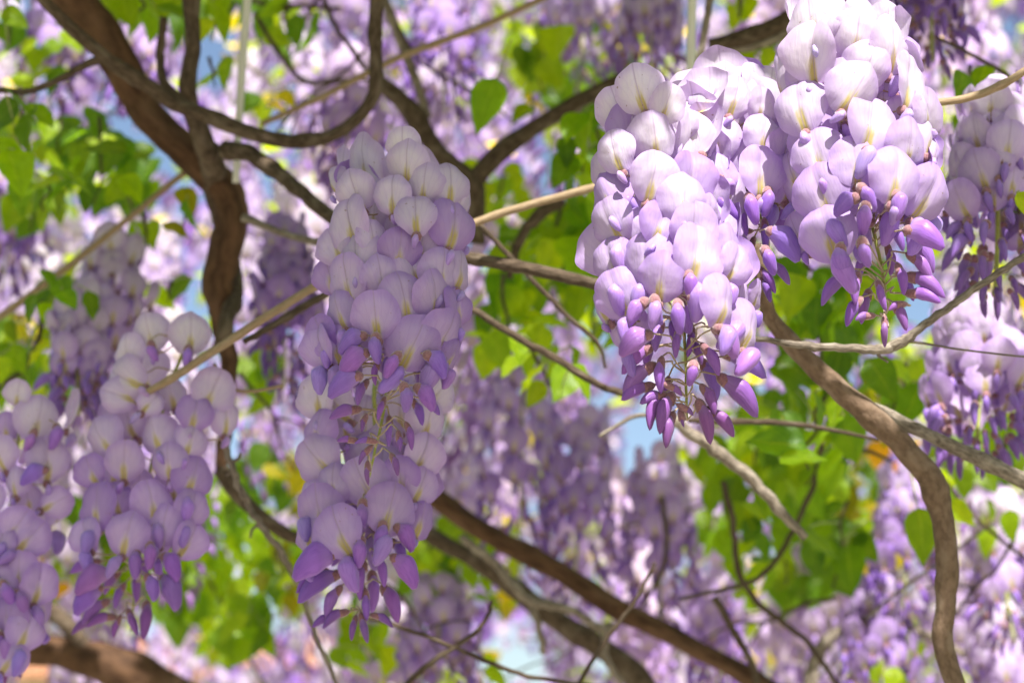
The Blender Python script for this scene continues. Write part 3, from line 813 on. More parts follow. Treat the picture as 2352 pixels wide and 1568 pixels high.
Q4 = lambda x, y: (1320.7 + x * .3906, y * .3906)
Q5 = lambda x, y: (1320.7 + x * .4028, 401.9 + y * .4028)
Q2 = lambda x, y: (631.6 + x * .3296, 258.4 + y * .3296)
Q3 = lambda x, y: (631.6 + x * .5127, 717.8 + y * .5127)
Q6 = lambda x, y: (x * .6338, 574.2 + y * .6338)
def opens(rc, Q, k, L):
    for e in L: rc.open(*Q(e[0], e[1]), e[2] * k, **(e[3] if len(e) > 3 else {}))
def buds(rc, Q, k, L):
    for e in L: rc.bud(*Q(e[0], e[1]), e[2] * k, e[3], **(e[4] if len(e) > 4 else {}))
FT = dict(fat=True)
BK = dict(zoff=0.022)

# the tallest sunlit raceme
rc = Raceme('tallest sunlit raceme, white petals at the crown and a bare bud tip hanging lowest', [(1935, 10), (1965, 180), (1985, 340), (2005, 520), (2030, 640), (2036, 770)], 1.0, 165, seed=1)
opens(rc, Q4, .3906, [(1390, 110, 260), (1400, 310, 275), (1660, 200, 285, dict(roll=6)), (1690, 70, 190, BK), (1840, 115, 190, BK), (1870, 265, 245), (1720, 385, 270),
    (1960, 480, 270), (1200, 470, 190, dict(zoff=.015)), (1660, 520, 290, dict(zoff=-.008)), (1530, 480, 160, dict(az=-50, zoff=.006)), (1740, 720, 315), (1920, 690, 210, dict(zoff=.012)), (2060, 640, 140, dict(az=62)), (2095, 800, 170, dict(az=55)),
    (1420, 900, 270, dict(az=-30)), (1650, 950, 290), (1960, 860, 250), (1890, 1030, 310, dict(zoff=-.008)), (1450, 1140, 300, dict(az=-28, roll=-14)), (2120, 910, 180, dict(az=48)), (2080, 1140, 260, dict(az=38, roll=20)),
    (1320, 620, 270, dict(az=-35, roll=-10)), (1340, 830, 200, dict(az=-55, zoff=.01)), (1540, 170, 180, BK), (1600, 330, 220, BK), (2000, 330, 150, BK), (1960, 620, 200, BK), (1500, 760, 220, BK)])
opens(rc, Q5, .4028, [(1440, 330, 290, dict(az=-22, roll=-12)), (1270, 330, 150, dict(az=-50, zoff=.02))])
buds(rc, Q5, .4028, [(1510, 490, 160, 95, FT), (1470, 630, 190, 150), (1600, 640, 160, 105), (1650, 440, 130, 80, FT), (1650, 240, 150, 100, FT), (1850, 160, 130, 80, FT), (1670, 120, 130, 60, FT), (1840, 350, 140, 65),
    (2000, 330, 190, 15, FT), (1990, 440, 200, 50, BK), (1985, 510, 170, 40), (2010, 600, 190, 20), (1865, 590, 150, 80), (1750, 675, 130, 80), (1580, 765, 150, 130), (1650, 745, 170, 110, BK), (1650, 805, 90, 170),
    (1835, 740, 80, 170), (1860, 800, 140, 70), (1990, 680, 150, 12), (1770, 890, 130, 90), (1900, 640, 120, 60, BK), (1540, 150, 140, 160, FT), (1800, 480, 140, 80, BK), (1630, 520, 150, 110, BK), (1930, 260, 150, 30, dict(fat=True, zoff=.015))])
rc.fill(16, 30, 460, 95); rc.inner(16, 40, 470, 105, 1.1)
# the middle raceme behind
rc = Raceme('sunlit lilac raceme wedged between the tallest raceme and the one with spread buds', [(1660, 150), (1690, 300), (1735, 460), (1765, 580), (1765, 690)], 1.045, 140, seed=2)
opens(rc, Q4, .3906, [(810, 615, 260), (940, 570, 220), (760, 540, 240, BK), (1050, 480, 170, BK), (1090, 620, 180, dict(az=30)), (660, 770, 210), (840, 790, 285), (1110, 790, 230, dict(az=18)), (700, 950, 240, dict(roll=-15)),
    (1060, 930, 300, dict(zoff=.012)), (1090, 1010, 275, dict(zoff=-.008)), (790, 1060, 255, dict(roll=-18, zoff=-.006)), (1260, 1040, 240, dict(az=40)), (880, 480, 200, BK), (1150, 470, 150, BK), (640, 620, 200, dict(az=-40)), (960, 720, 230, BK), (1230, 900, 200, dict(az=45))])
buds(rc, Q5, .4028, [(860, 175, 130, 60, FT), (1100, 145, 130, 95, FT), (960, 255, 140, 90), (1085, 340, 150, 90), (1205, 370, 200, 35, FT), (1110, 480, 130, 70, FT), (1175, 550, 140, 50), (1100, 590, 130, 60), (1090, 645, 110, 75), (1000, 420, 120, 110, BK), (1010, 180, 140, 80, FT), (1150, 200, 140, 50, dict(fat=True, zoff=.012)), (930, 330, 120, 170, BK)])
rc.fill(12, 170, 440, 95); rc.inner(16, 190, 450, 105, 1.2)
# the lower sunlit raceme with spread buds
rc = Raceme('sunlit raceme with violet buds spread on thin stalks and a withered tip', [(1500, 190), (1510, 330), (1545, 480), (1565, 620), (1572, 760), (1578, 965)], 1.0, 170, seed=3)
opens(rc, Q4, .3906, [(370, 520, 270, dict(roll=-12)), (540, 610, 210, dict(roll=12, az=25)), (380, 650, 150, BK), (235, 890, 200, dict(az=-35)), (470, 810, 280), (280, 1040, 180, dict(zoff=.012)), (460, 1040, 280, dict(roll=10)), (170, 1150, 220, dict(az=-40)),
    (640, 1160, 265, dict(zoff=-.004)), (600, 900, 230, BK), (620, 730, 200, BK), (330, 760, 200, BK)])
opens(rc, Q5, .4028, [(490, 275, 250), (675, 300, 275), (310, 300, 170, dict(az=-40, zoff=.008)), (205, 270, 190, dict(az=-45)), (410, 470, 255), (490, 592, 265, dict(zoff=-.012)), (690, 450, 300, dict(zoff=-.006)), (215, 490, 200, dict(az=-42)),
    (250, 685, 250, dict(az=-28, roll=-15)), (880, 420, 200, dict(az=40, zoff=.012)), (905, 510, 190, dict(az=38)), (860, 720, 200, dict(az=48, roll=8, zoff=-.012)), (930, 690, 210, dict(az=55, zoff=.012)), (1005, 860, 190, dict(az=52, roll=20)),
    (1035, 690, 110, dict(az=60, zoff=.01)), (150, 740, 130, dict(az=-60)), (300, 870, 210, dict(zoff=.02, az=-30)), (760, 230, 160, dict(az=45, zoff=.01)), (560, 420, 220, BK)])
buds(rc, Q5, .4028, [(460, 770, 130, 85, FT), (590, 800, 150, 88, FT), (660, 620, 130, 80, FT), (725, 725, 130, 30, FT), (345, 765, 140, 140, FT), (335, 935, 180, 160, FT), (470, 915, 150, 110), (580, 955, 130, 100), (875, 925, 170, 40, FT),
    (975, 1055, 240, 22), (350, 1150, 210, 145), (480, 1135, 160, 100), (350, 1225, 170, 160), (450, 1320, 180, 125), (510, 1345, 200, 115), (785, 1045, 160, 55), (670, 1125, 100, 100, FT), (770, 1265, 140, 60),
    (750, 1400, 210, 70), (945, 1245, 270, 40), (840, 1400, 180, 42), (565, 1215, 90, 25), (440, 1265, 130, 165), (635, 1335, 75, 30), (530, 1440, 160, 110), (780, 1150, 200, 60, BK), (660, 950, 140, 100, BK),
    (420, 1010, 150, 110, BK), (340, 1030, 190, 150), (520, 1240, 150, 100, BK), (700, 1000, 130, 70, BK), (560, 870, 130, 95, BK), (610, 1385, 66, 80)])
rc.fill(16, 200, 640, 95); rc.inner(16, 230, 640, 105, 1.05)
# the long shaded raceme
SH = (0.97, 0.95, 1.0)
rc = Raceme('long shaded lilac raceme with pale grey petals on top, hanging before the tan cane', [(930, 330), (925, 480), (915, 640), (895, 800), (885, 920), (848, 1095)], 1.08, 165, SH, seed=4)
opens(rc, Q2, .3296, [(890, 225, 230), (920, 355, 285), (560, 550, 260, dict(roll=-14)), (395, 490, 130, dict(az=-68, roll=-20)), (820, 575, 255), (1040, 500, 270), (1220, 500, 260), (980, 710, 280, dict(zoff=-.006)), (1240, 775, 295), (1290, 630, 200, dict(az=40)), (530, 775, 260),
    (680, 860, 210, dict(az=20)), (420, 930, 210, dict(az=-40)), (570, 975, 295), (870, 955, 285), (1020, 920, 270, dict(zoff=.008)), (500, 1170, 270), (380, 1140, 180, dict(az=-45, zoff=.008)), (740, 1150, 270), (960, 1085, 270, dict(zoff=.006)), (1170, 1110, 270), (1300, 1090, 190, dict(az=50)),
    (900, 1295, 335), (1110, 1275, 255), (1265, 1350, 180, dict(az=50)), (440, 1385, 230, dict(az=-28, roll=-12)), (700, 1415, 325, dict(zoff=-.006)), (330, 1540, 180, dict(az=-45)), (700, 700, 200, BK), (1000, 600, 250, BK), (850, 820, 260, BK), (1100, 950, 250, BK), (650, 1060, 250, BK), (1050, 1200, 250, BK)])
opens(rc, Q3, .5127, [(620, 140, 225, dict(roll=22)), (205, 150, 120, dict(az=-50)), (275, 150, 150, dict(az=-30, zoff=.01)), (755, 110, 160, dict(az=50)), (795, 190, 90, dict(az=62)), (700, 60, 150, dict(az=35, zoff=.012)), (350, 60, 180, BK), (520, 100, 190, BK)])
buds(rc, Q3, .5127, [(340, 115, 110, 165, FT), (450, 155, 105, 90, FT), (345, 200, 125, 160, FT), (305, 305, 140, 160, FT), (525, 228, 95, 120, FT), (450, 262, 85, 100), (385, 350, 95, 115), (310, 442, 115, 165), (475, 427, 82, 105),
    (590, 377, 100, 75, FT), (680, 367, 110, 40, FT), (645, 440, 100, 60, BK), (700, 415, 90, 35), (395, 490, 55, 110), (610, 545, 95, 65), (558, 575, 70, 80), (515, 525, 100, 85, BK), (325, 568, 70, 185), (408, 568, 70, 190), (400, 632, 70, 130),
    (540, 675, 80, 65), (415, 715, 75, 88), (220, 260, 90, 170, BK), (730, 215, 110, 30, FT), (760, 270, 100, 60, BK), (300, 240, 100, 170, BK), (650, 290, 90, 60, BK)])
rc.fill(22, 360, 760, 95)
# the lower shaded raceme
rc = Raceme('lower shaded raceme hanging beneath the long one, ending in dark purple buds', [(860, 840), (860, 980), (850, 1120), (838, 1240), (828, 1460)], 1.15, 155, (0.95, 0.92, 0.99), seed=5)
opens(rc, Q3, .5127, [(190, 375, 160, dict(az=-35)), (265, 400, 150, dict(zoff=.012)), (190, 525, 140, dict(az=-40)), (320, 500, 160, BK), (190, 655, 185, dict(az=-30, roll=-40)), (260, 765, 160, dict(az=-20)), (400, 760, 205), (140, 830, 140, dict(az=-45)), (200, 885, 200, dict(az=-22)), (290, 980, 215, dict(roll=-20, zoff=-.006)),
    (515, 880, 205, dict(roll=12, zoff=-.006)), (560, 735, 170), (655, 775, 140, dict(az=28)), (655, 925, 150, dict(az=32, roll=15)), (690, 480, 160, dict(az=30)), (730, 360, 150, dict(az=38)), (660, 640, 170, dict(az=28)), (150, 985, 130, dict(az=-45)), (420, 640, 190, BK), (500, 560, 190, BK), (400, 470, 190, BK), (560, 440, 190, BK), (480, 690, 180, BK)])
buds(rc, Q3, .5127, [(392, 900, 105, 90, FT), (478, 1000, 110, 95, FT), (590, 990, 105, 35, FT), (375, 1065, 100, 100, FT), (170, 1095, 170, 172, FT), (160, 1180, 130, 160), (190, 1215, 190, 150), (592, 1142, 145, 38, FT), (480, 1148, 120, 70),
    (387, 1190, 130, 95), (440, 1245, 150, 85, BK), (250, 1285, 120, 125), (525, 1295, 150, 60), (408, 1308, 110, 85), (215, 1375, 85, 160), (265, 1355, 100, 160), (485, 1365, 85, 15), (400, 1412, 105, 75), (350, 1410, 85, 100), (560, 1060, 100, 50, BK), (300, 1090, 100, 150, BK)])
rc.fill(14, 860, 1200, 95)
# the soft racemes at the low side
rc = Raceme('soft-focus raceme beside the knotty twig, bright violet buds at its foot', [(425, 740), (385, 900), (345, 1080), (320, 1240), (300, 1450)], 1.27, 165, (1.0, 0.97, 1.02), seed=6)
opens(rc, Q6, .6338, [(690, 300, 150), (540, 300, 145, dict(roll=-12)), (460, 370, 120, dict(az=-35)), (455, 465, 120, dict(az=-50, roll=-60)), (430, 525, 130, dict(roll=-70)), (545, 555, 100, dict(roll=40)), (770, 510, 155, dict(az=28, roll=20)), (820, 605, 100, dict(az=45)), (705, 590, 135), (560, 660, 150), (690, 690, 130),
    (370, 680, 135, dict(roll=-35)), (450, 765, 155), (330, 800, 120, dict(az=-25)), (700, 820, 145, dict(roll=18)), (350, 930, 170), (460, 1030, 165, dict(zoff=-.01)), (310, 1030, 130, dict(az=-25)), (550, 910, 150), (590, 1000, 155, dict(roll=14)), (690, 935, 120, dict(az=35)), (685, 1050, 120, dict(az=38, roll=30)), (610, 770, 140),
    (500, 850, 130, BK), (420, 900, 130, BK), (560, 1060, 120, BK), (620, 850, 130, BK), (470, 620, 130, BK), (620, 520, 120, BK)])
buds(rc, Q6, .6338, [(330, 1180, 110, 165, FT), (310, 1250, 100, 150, FT), (305, 1140, 90, 165), (490, 1130, 75, 90, FT), (545, 1100, 70, 80, FT), (625, 1135, 90, 40, FT), (550, 1215, 75, 60, FT), (625, 1225, 110, 45, FT), (430, 1250, 75, 110), (495, 1215, 100, 85, BK), (340, 1300, 95, 145), (480, 1345, 80, 65),
    (530, 1335, 110, 85), (420, 1362, 60, 110), (365, 1330, 80, 175), (300, 1352, 75, 165), (520, 1150, 80, 60, BK), (400, 1200, 80, 130, BK), (580, 1180, 80, 60, BK), (680, 270 + 110, 60, 90, FT), (550, 365, 60, 80, FT)])
rc.fill(5, 800, 1200, 90)
rc = Raceme('soft-focus raceme with widely spaced pale flowers beside the broad brown limb', [(60, 850), (40, 1020), (20, 1200), (0, 1500)], 1.30, 150, (1.0, 0.97, 1.02), seed=7)
opens(rc, Q6, .6338, [(65, 520, 105), (140, 610, 150), (170, 760, 150), (50, 840, 110), (200, 915, 120, dict(roll=60)), (0, 740, 120), (60, 1000, 140, dict(roll=30)), (110, 1040, 150, dict(roll=40)), (70, 1165, 150), (140, 1210, 130, dict(az=35)), (5, 1200, 150), (30, 1335, 150), (95, 1375, 130, dict(az=35)), (0, 1060, 130), (40, 1480, 130), (-40, 900, 130), (-60, 1100, 150), (-60, 1300, 150), (20, 640, 110, BK), (100, 900, 110, BK)])
buds(rc, Q6, .6338, [(120, 805, 80, 160, FT), (30, 1245, 90, 60, FT), (80, 1280, 90, 60, FT), (45, 1410, 90, 100, FT), (0, 1440, 90, 90, FT), (60, 1500, 80, 60), (110, 690, 70, 110, FT), (205, 670, 70, 80, FT), (20, 1530, 70, 90)])
rc.fill(4, 880, 1400, 90)

# ------------------------------------------------------------------ racemes further back
def raceme_points(r, L, R, n):
    """(kind, position, azimuth, t) down a hanging raceme, top at the origin"""
    out = []
    for k in range(n):
        t = ((k + r.random() * .8) / n) ** 0.92
        az = k * 137.5 + r.uniform(-18, 18)
        prof = (0.55 + 0.50 * min(1, t / .45)) if t < .7 else (1.0 - (t - .7) * 2.2)
        rad = R * max(0.22, prof) * r.uniform(0.72, 1.05)
        out.append(('open' if t < 0.66 + r.uniform(-.05, .05) else 'bud', rad, az, t))
    return out

V_, F_, UV_ = banner_grid(6, PW, PH, 0.1, 5, 0.2, 0.08)
FATL = bud_shape(5, 6, 0.30, 0.32, 3, 0.0, 0.7)
BUDL = bud_shape(5, 6, 0.20, 0.22, 4)

def xf(M, vs): return [M @ Vector(v) for v in vs]

def flower_template(seed):
    r = random.Random(seed)
    b = MB()
    v, f, uv = banner_grid(8, PW, PH, r.uniform(-.2, .35), seed, 0.2, 0.08)
    b.add(xf(Matrix.Rotation(R_(r.uniform(-4, 24)), 4, 'Y'), v), f, 0, uv, (1, 1, 1))
    M = Matrix.Rotation(R_(r.uniform(45, 85)), 4, 'Y') @ Matrix.Scale(0.0125, 4)
    b.add(xf(M, FATL[0]), FATL[1], 1, FATL[2], (0.50, 0.36, 0.80))
    c = MB(); calyx_geo(c, 0.0027, 0.0045, 0)
    b.add(c.v, c.f, 2, c.uv, (1, 1, 1))
    return b.mesh('flower', [M_BANV, M_BUDV, M_CAL], colour=True)

def bud_template(seed):
    r = random.Random(seed)
    b = MB()
    b.add(xf(Matrix.Scale(0.021, 4), BUDL[0]), BUDL[1], 0, BUDL[2], (0.40, 0.24, 0.66))
    c = MB(); calyx_geo(c, 0.003, 0.0055, 0)
    b.add(c.v, c.f, 1, c.uv, (1, 1, 1))
    return b.mesh('bud', [M_BUDV, M_CAL], colour=True)

FT_ = [flower_template(200 + k) for k in range(6)]
BT_ = [bud_template(220 + k) for k in range(3)]

def mid_raceme(px, py, d, length_px, width_px, label, tint=(1, 1, 1), seed=0, n=56):
    """py = top. Every flower is a part of its own."""
    r = random.Random(seed * 13 + 5)
    k = m_per_px(d)
    L, R = length_px * k, width_px * k * 0.5 - 0.006
    root = empty('wisteria_raceme', at(px, py, d))
    tag(root, label, 'flower cluster', 'wisteria racemes in bloom')
    sway = Vector((r.uniform(-.08, .08), r.uniform(-.08, .08), 0)) * L
    axis = lambda t: Vector((0, 0, -L * t)) + sway * t * t
    v, f, uv = tube([axis(i / 10) for i in range(11)], [0.0014] * 11, 6)
    mesh_obj('rachis', new_mesh('rachis', v, f, [M_RAC], uv=uv), root)
    for (kind, rad, az, t) in raceme_points(r, L, max(R, 0.016), n):
        a = R_(az)
        p = axis(t) + Vector((math.cos(a), math.sin(a), 0)) * rad * 0.85
        if kind == 'open':
            o = mesh_obj('flower', r.choice(FT_), root)
            o.rotation_euler = (R_(r.uniform(-16, 16)), R_(r.uniform(-8, 8)), a)
            kk = min(1, t * 1.55)
            c = lerp3(PALE, LILAC, kk)
            p.z -= 0.008
            o.scale = [r.uniform(0.85, 1.12)] * 3
        else:
            o = mesh_obj('bud', r.choice(BT_), root)
            o.rotation_euler = (0, R_(r.uniform(25, 80)), a)
            c = lerp3((0.9, 0.85, 1.0), (0.62, 0.5, 0.62), max(0, (t - .66) / .34))
            o.scale = [r.uniform(0.75, 1.1) * (1.15 - 0.45 * max(0, (t - .66) / .34))] * 3
        o.location = p
        j = r.uniform(.92, 1.06)
        o.color = (*[min(1, c[i] * tint[i] * j) for i in range(3)], 1)
    return root

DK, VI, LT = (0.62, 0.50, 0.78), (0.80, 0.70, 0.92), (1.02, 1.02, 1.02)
for i, (px, py, d, L, Wd, lab, ti) in enumerate((
    (2285, 230, 1.20, 460, 300, 'pale blurred raceme partly behind the tallest sunlit raceme, under the upper cane', (0.98, .96, 1.0)),
    (2245, 720, 1.35, 340, 320, 'blurred raceme above the grey fork with a mass of violet buds', (0.98, .95, 1.0)),
    (2130, -170, 1.5, 330, 220, 'violet blurred raceme above the upper tan cane', VI),
    (265, 560, 1.62, 380, 250, 'greyish blurred raceme hanging behind the soft-focus one with bright buds', (0.92, .90, .96)),
    (180, 700, 1.5, 260, 170, 'small blurred mauve raceme touching the dark green leaves', (0.92, .88, .96)),
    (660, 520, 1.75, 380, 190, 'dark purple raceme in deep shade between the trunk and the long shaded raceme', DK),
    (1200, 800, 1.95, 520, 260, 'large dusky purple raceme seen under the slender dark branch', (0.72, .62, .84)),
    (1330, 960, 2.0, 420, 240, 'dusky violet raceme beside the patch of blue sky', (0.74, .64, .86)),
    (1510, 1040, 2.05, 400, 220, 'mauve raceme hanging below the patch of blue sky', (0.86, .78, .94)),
    (800, 130, 1.9, 330, 210, 'pinkish blurred raceme inside the loop of the arched limb', (0.95, .86, .98)),
    (330, 0, 2.0, 280, 180, 'pale blurred raceme between the trunk and the dark upright limb', (0.95, .88, 1.0)),
    (130, -40, 2.0, 300, 200, 'mauve blurred raceme beside the trunk head', (0.80, .72, .90)),
    (1010, -60, 2.0, 340, 210, 'violet blurred raceme by the grey straight shoot', VI),
    (1340, -90, 2.1, 300, 240, 'bright blurred raceme beside the yellow-green drooping leaves', LT),
    (1500, -80, 1.9, 300, 200, 'bright blurred raceme behind the pale rods', LT),
    (40, 380, 2.1, 300, 200, 'purple blurred raceme under the large rounded green leaves', (0.75, .64, .88)),
    (1010, 1330, 2.0, 330, 230, 'dull mauve raceme below the heavy crossing branch', (0.74, .66, .84)),
    (2080, 1080, 1.9, 330, 210, 'blurred raceme behind the bending branch beside the ovate leaf', VI),
    (2290, 1150, 1.8, 330, 210, 'sun-flecked blurred raceme below the grey fork', LT),
    (2010, 1340, 1.9, 330, 210, 'sun-flecked blurred raceme inside the pale arched stem', VI),
    (2290, 1400, 1.9, 330, 220, 'sun-flecked blurred raceme low beside the bending branch', LT),
    (1640, 1330, 2.2, 280, 180, 'small purple raceme below the crooked leafy twig', (0.8, .68, .9)),
)):
    mid_raceme(px, py, d, L, Wd, lab, ti, seed=i + 1, n=92 if i < 2 else 64)

def joined_raceme(seed, n=64, L=0.24, R=0.036):
    r = random.Random(seed)
    b = MB()
    for (kind, rad, az, t) in raceme_points(r, L, R, n):
        a = R_(az)
        p = Vector((math.cos(a) * rad, math.sin(a) * rad, -L * t))
        M = Matrix.Translation(p) @ Matrix.Rotation(a, 4, 'Z')
        if kind == 'open':
            c = lerp3(PALE, LILAC, min(1, t * 1.55))
            j = r.uniform(.92, 1.05)
            Mb = M @ Matrix.Rotation(R_(r.uniform(-16, 16)), 4, 'X') @ Matrix.Rotation(R_(r.uniform(-4, 24)), 4, 'Y') @ Matrix.Scale(r.uniform(.9, 1.12), 4)
            b.add(xf(Mb, V_), F_, 0, UV_, tuple(x * j for x in c))
            Mk = M @ Matrix.Rotation(R_(r.uniform(45, 85)), 4, 'Y') @ Matrix.Scale(0.0118, 4)
            b.add(xf(Mk, FATL[0]), FATL[1], 1, FATL[2], lerp3((0.48, 0.34, 0.76), KEEL, t))
        else:
            Mk = M @ Matrix.Rotation(R_(r.uniform(25, 80)), 4, 'Y') @ Matrix.Scale(0.021 * r.uniform(.7, 1.1), 4)
            b.add(xf(Mk, BUDL[0]), BUDL[1], 1, BUDL[2], lerp3(KEEL, BUDD, (t - .6) / .4))
    me = b.mesh('blossom', [M_BANV, M_BUDV], colour=True)
    v, f, uv = tube([(0, 0, 0.03), (0, 0, -L * .5), (0, 0, -L)], [0.0014] * 3, 5)
    return me, new_mesh('rachis', v, f, [M_RAC], uv=uv)

JR = [joined_raceme(300 + k, 58 + 4 * k, 0.20 + 0.02 * k, 0.034 + 0.001 * k) for k in range(6)]
# open sky and foliage windows: (px, py, rx, ry)
SKY = [(1490, 1020, 60, 90), (350, 350, 60, 60), (90, 40, 60, 50), (430, 880, 50, 60), (560, 1380, 80, 60), (1390, 770, 40, 60), (490, 160, 50, 70), (540, 1040, 40, 70), (600, 430, 30, 60), (440, 420, 50, 60),
       (90, 1480, 60, 50), (1290, 450, 40, 60), (2110, 720, 60, 60), (1450, 60, 40, 50), (1080, 650, 30, 60), (1150, 1540, 90, 50), (2060, 590, 60, 40), (1640, 900, 60, 40), (270, 290, 40, 60)]
GREEN = [(230, 390, 150, 140), (1290, 480, 130, 220), (1200, 740, 130, 130), (1900, 950, 200, 260), (1780, 1210, 200, 130), (520, 1230, 190, 130), (300, 1340, 150, 90), (560, 260, 90, 60)]
def inside(L, x, y, g=1.0):
    return any(((x - a) / (c * g)) ** 2 + ((y - b) / (e * g)) ** 2 < 1 for a, b, c, e in L)

MARKS = [(60, 60, 'the upper bare limb'), (300, 100, 'the trunk head'), (480, 120, 'the dark upright limb'), (620, 120, 'the pale rod by the trunk'), (780, 80, 'the wiry drooping twigs'), (860, 240, 'the arched limb'), (1000, 100, 'the grey straight shoot'), (1120, 240, 'the heart-shaped leaf'),
         (1250, 120, 'the yellow-green drooping leaves'), (1300, 260, 'the forked branch'), (1450, 100, 'the yellow-green sprig'), (1600, 60, 'the rods above the sunlit group'), (1780, 60, 'the dark lichened branch end'), (2000, 250, 'the tallest raceme'), (2250, 120, 'the upper tan cane'), (2280, 420, 'the pale blurred raceme'),
         (1600, 480, 'the raceme with spread buds'), (1290, 520, 'the leaf tangle under the cane'), (1180, 740, 'the slender dark branch'), (920, 600, 'the long shaded raceme'), (660, 620, 'the dark purple raceme'), (520, 560, 'the twisted trunk'), (240, 380, 'the dark green leaf spray'), (60, 460, 'the drooping green leaves'),
         (200, 580, 'the tan cane from the trunk'), (90, 760, 'the crooked edge twig'), (250, 720, 'the greyish raceme'), (60, 1050, 'the widely spaced pale flowers'), (340, 1050, 'the bright violet buds'), (540, 1000, 'the trunk foot'), (520, 1250, 'the small-leaved spray'), (660, 1450, 'the knotty twig end'),
         (250, 1480, 'the corner limb'), (850, 1150, 'the lower shaded raceme'), (930, 1450, 'the fine bottom twig'), (1200, 1000, 'the large dusky purple raceme'), (1200, 1300, 'the heavy crossing branch'), (1400, 1480, 'the tangled grey twigs'), (1500, 1180, 'the mauve raceme by the sky gap'), (1500, 820, 'the hanging spread buds'),
         (1740, 1050, 'the grey slanting branch'), (1780, 1250, 'the crooked leafy twig'), (1800, 1480, 'the olive shrub twigs'), (1900, 800, 'the sagging thin branch'), (1980, 1000, 'the bend of the brown branch'), (2120, 1230, 'the single ovate leaf'), (2050, 1440, 'the pale arched stem'), (2250, 900, 'the violet bud mass'), (2280, 1100, 'the grey fork'), (2280, 1400, 'the sun-flecked low racemes')]
USED = set()
r = random.Random(99)
FARG = 'out-of-focus racemes filling the canopy'
count = 0
for row in range(11):
    for c in range(22):
        px = -60 + (c + (row % 2) * .5 + r.uniform(-.4, .4)) * 115
        py = -160 + (row + r.uniform(-.4, .4)) * 160
        d = r.uniform(2.1, 4.6)
        me, ra = r.choice(JR)
        mid = py + 0.5 * 0.2 / m_per_px(d)
        if inside(SKY, px, mid, 1.3) or inside(SKY, px, py + 40, 1.1) or inside(SKY, px, 2 * mid - py, 1.1) or (inside(GREEN, px, mid) and r.random() < .6):
            continue
        t = r.choice(((1.05, 1.07, 1.0), (1, 1, .98), (.95, .90, .93), (.80, .70, .84), (1.02, .94, .95), (1.08, 1.10, 1.02)))
        e = empty('wisteria_raceme', at(px, py, d))
        near = min(MARKS, key=lambda m: (m[0] - px) ** 2 + (m[1] - mid) ** 2)[2]
        word = {1.05: 'pale', 1: 'lilac', .95: 'mauve', .80: 'purple', 1.02: 'pinkish', 1.08: 'whitish'}[t[0]]
        rx_, ry_ = r.uniform(-20, 20), r.uniform(-22, 22)
        for lean_ in ('', 'slanting ' if max(abs(rx_), abs(ry_)) > 12 else 'straight ', 'loose ', 'hazy '):
            key = (d > 3.3, lean_, word, near)
            if key not in USED: break
        USED.add(key)
        tag(e, ('small ' if d > 3.3 else 'larger ') + lean_ + 'out-of-focus ' + word + ' raceme in the canopy behind ' + near, 'flower cluster', FARG)
        e.rotation_euler = (R_(rx_), R_(ry_), r.uniform(0, 6.28))
        s = r.uniform(.85, 1.15); e.scale = (s, s, s)
        o = mesh_obj('blossom', me, e); o.color = (*t, 1); o['kind'] = 'stuff'
        mesh_obj('rachis', ra, e)
        count += 1
print('far racemes', count)

# ------------------------------------------------------------------ leaves
GREENS = dict(mid=(0.110, 0.195, 0.006), dark=(0.055, 0.12, 0.008), bright=(0.165, 0.25, 0.007), yellow=(0.30, 0.26, 0.02), orange=(0.36, 0.19, 0.03), olive=(0.12, 0.12, 0.015))
def put_leaf(parent, P, tipdir, facing, L, tone, r):
    o = mesh_obj('leaf', r.choice(LEAVES), parent)
    x = tipdir.normalized()
    z = (facing - x * facing.dot(x)).normalized()
    y = z.cross(x)
    o.matrix_basis = Matrix.Translation(P - parent.location) @ Matrix((x, y, z)).transposed().to_4x4() @ Matrix.Scale(L, 4)
    g = GREENS[tone]; j = r.uniform(.82, 1.2)
    o.color = (g[0] * j * r.uniform(.9, 1.1), g[1] * j, g[2], 1)
    return o

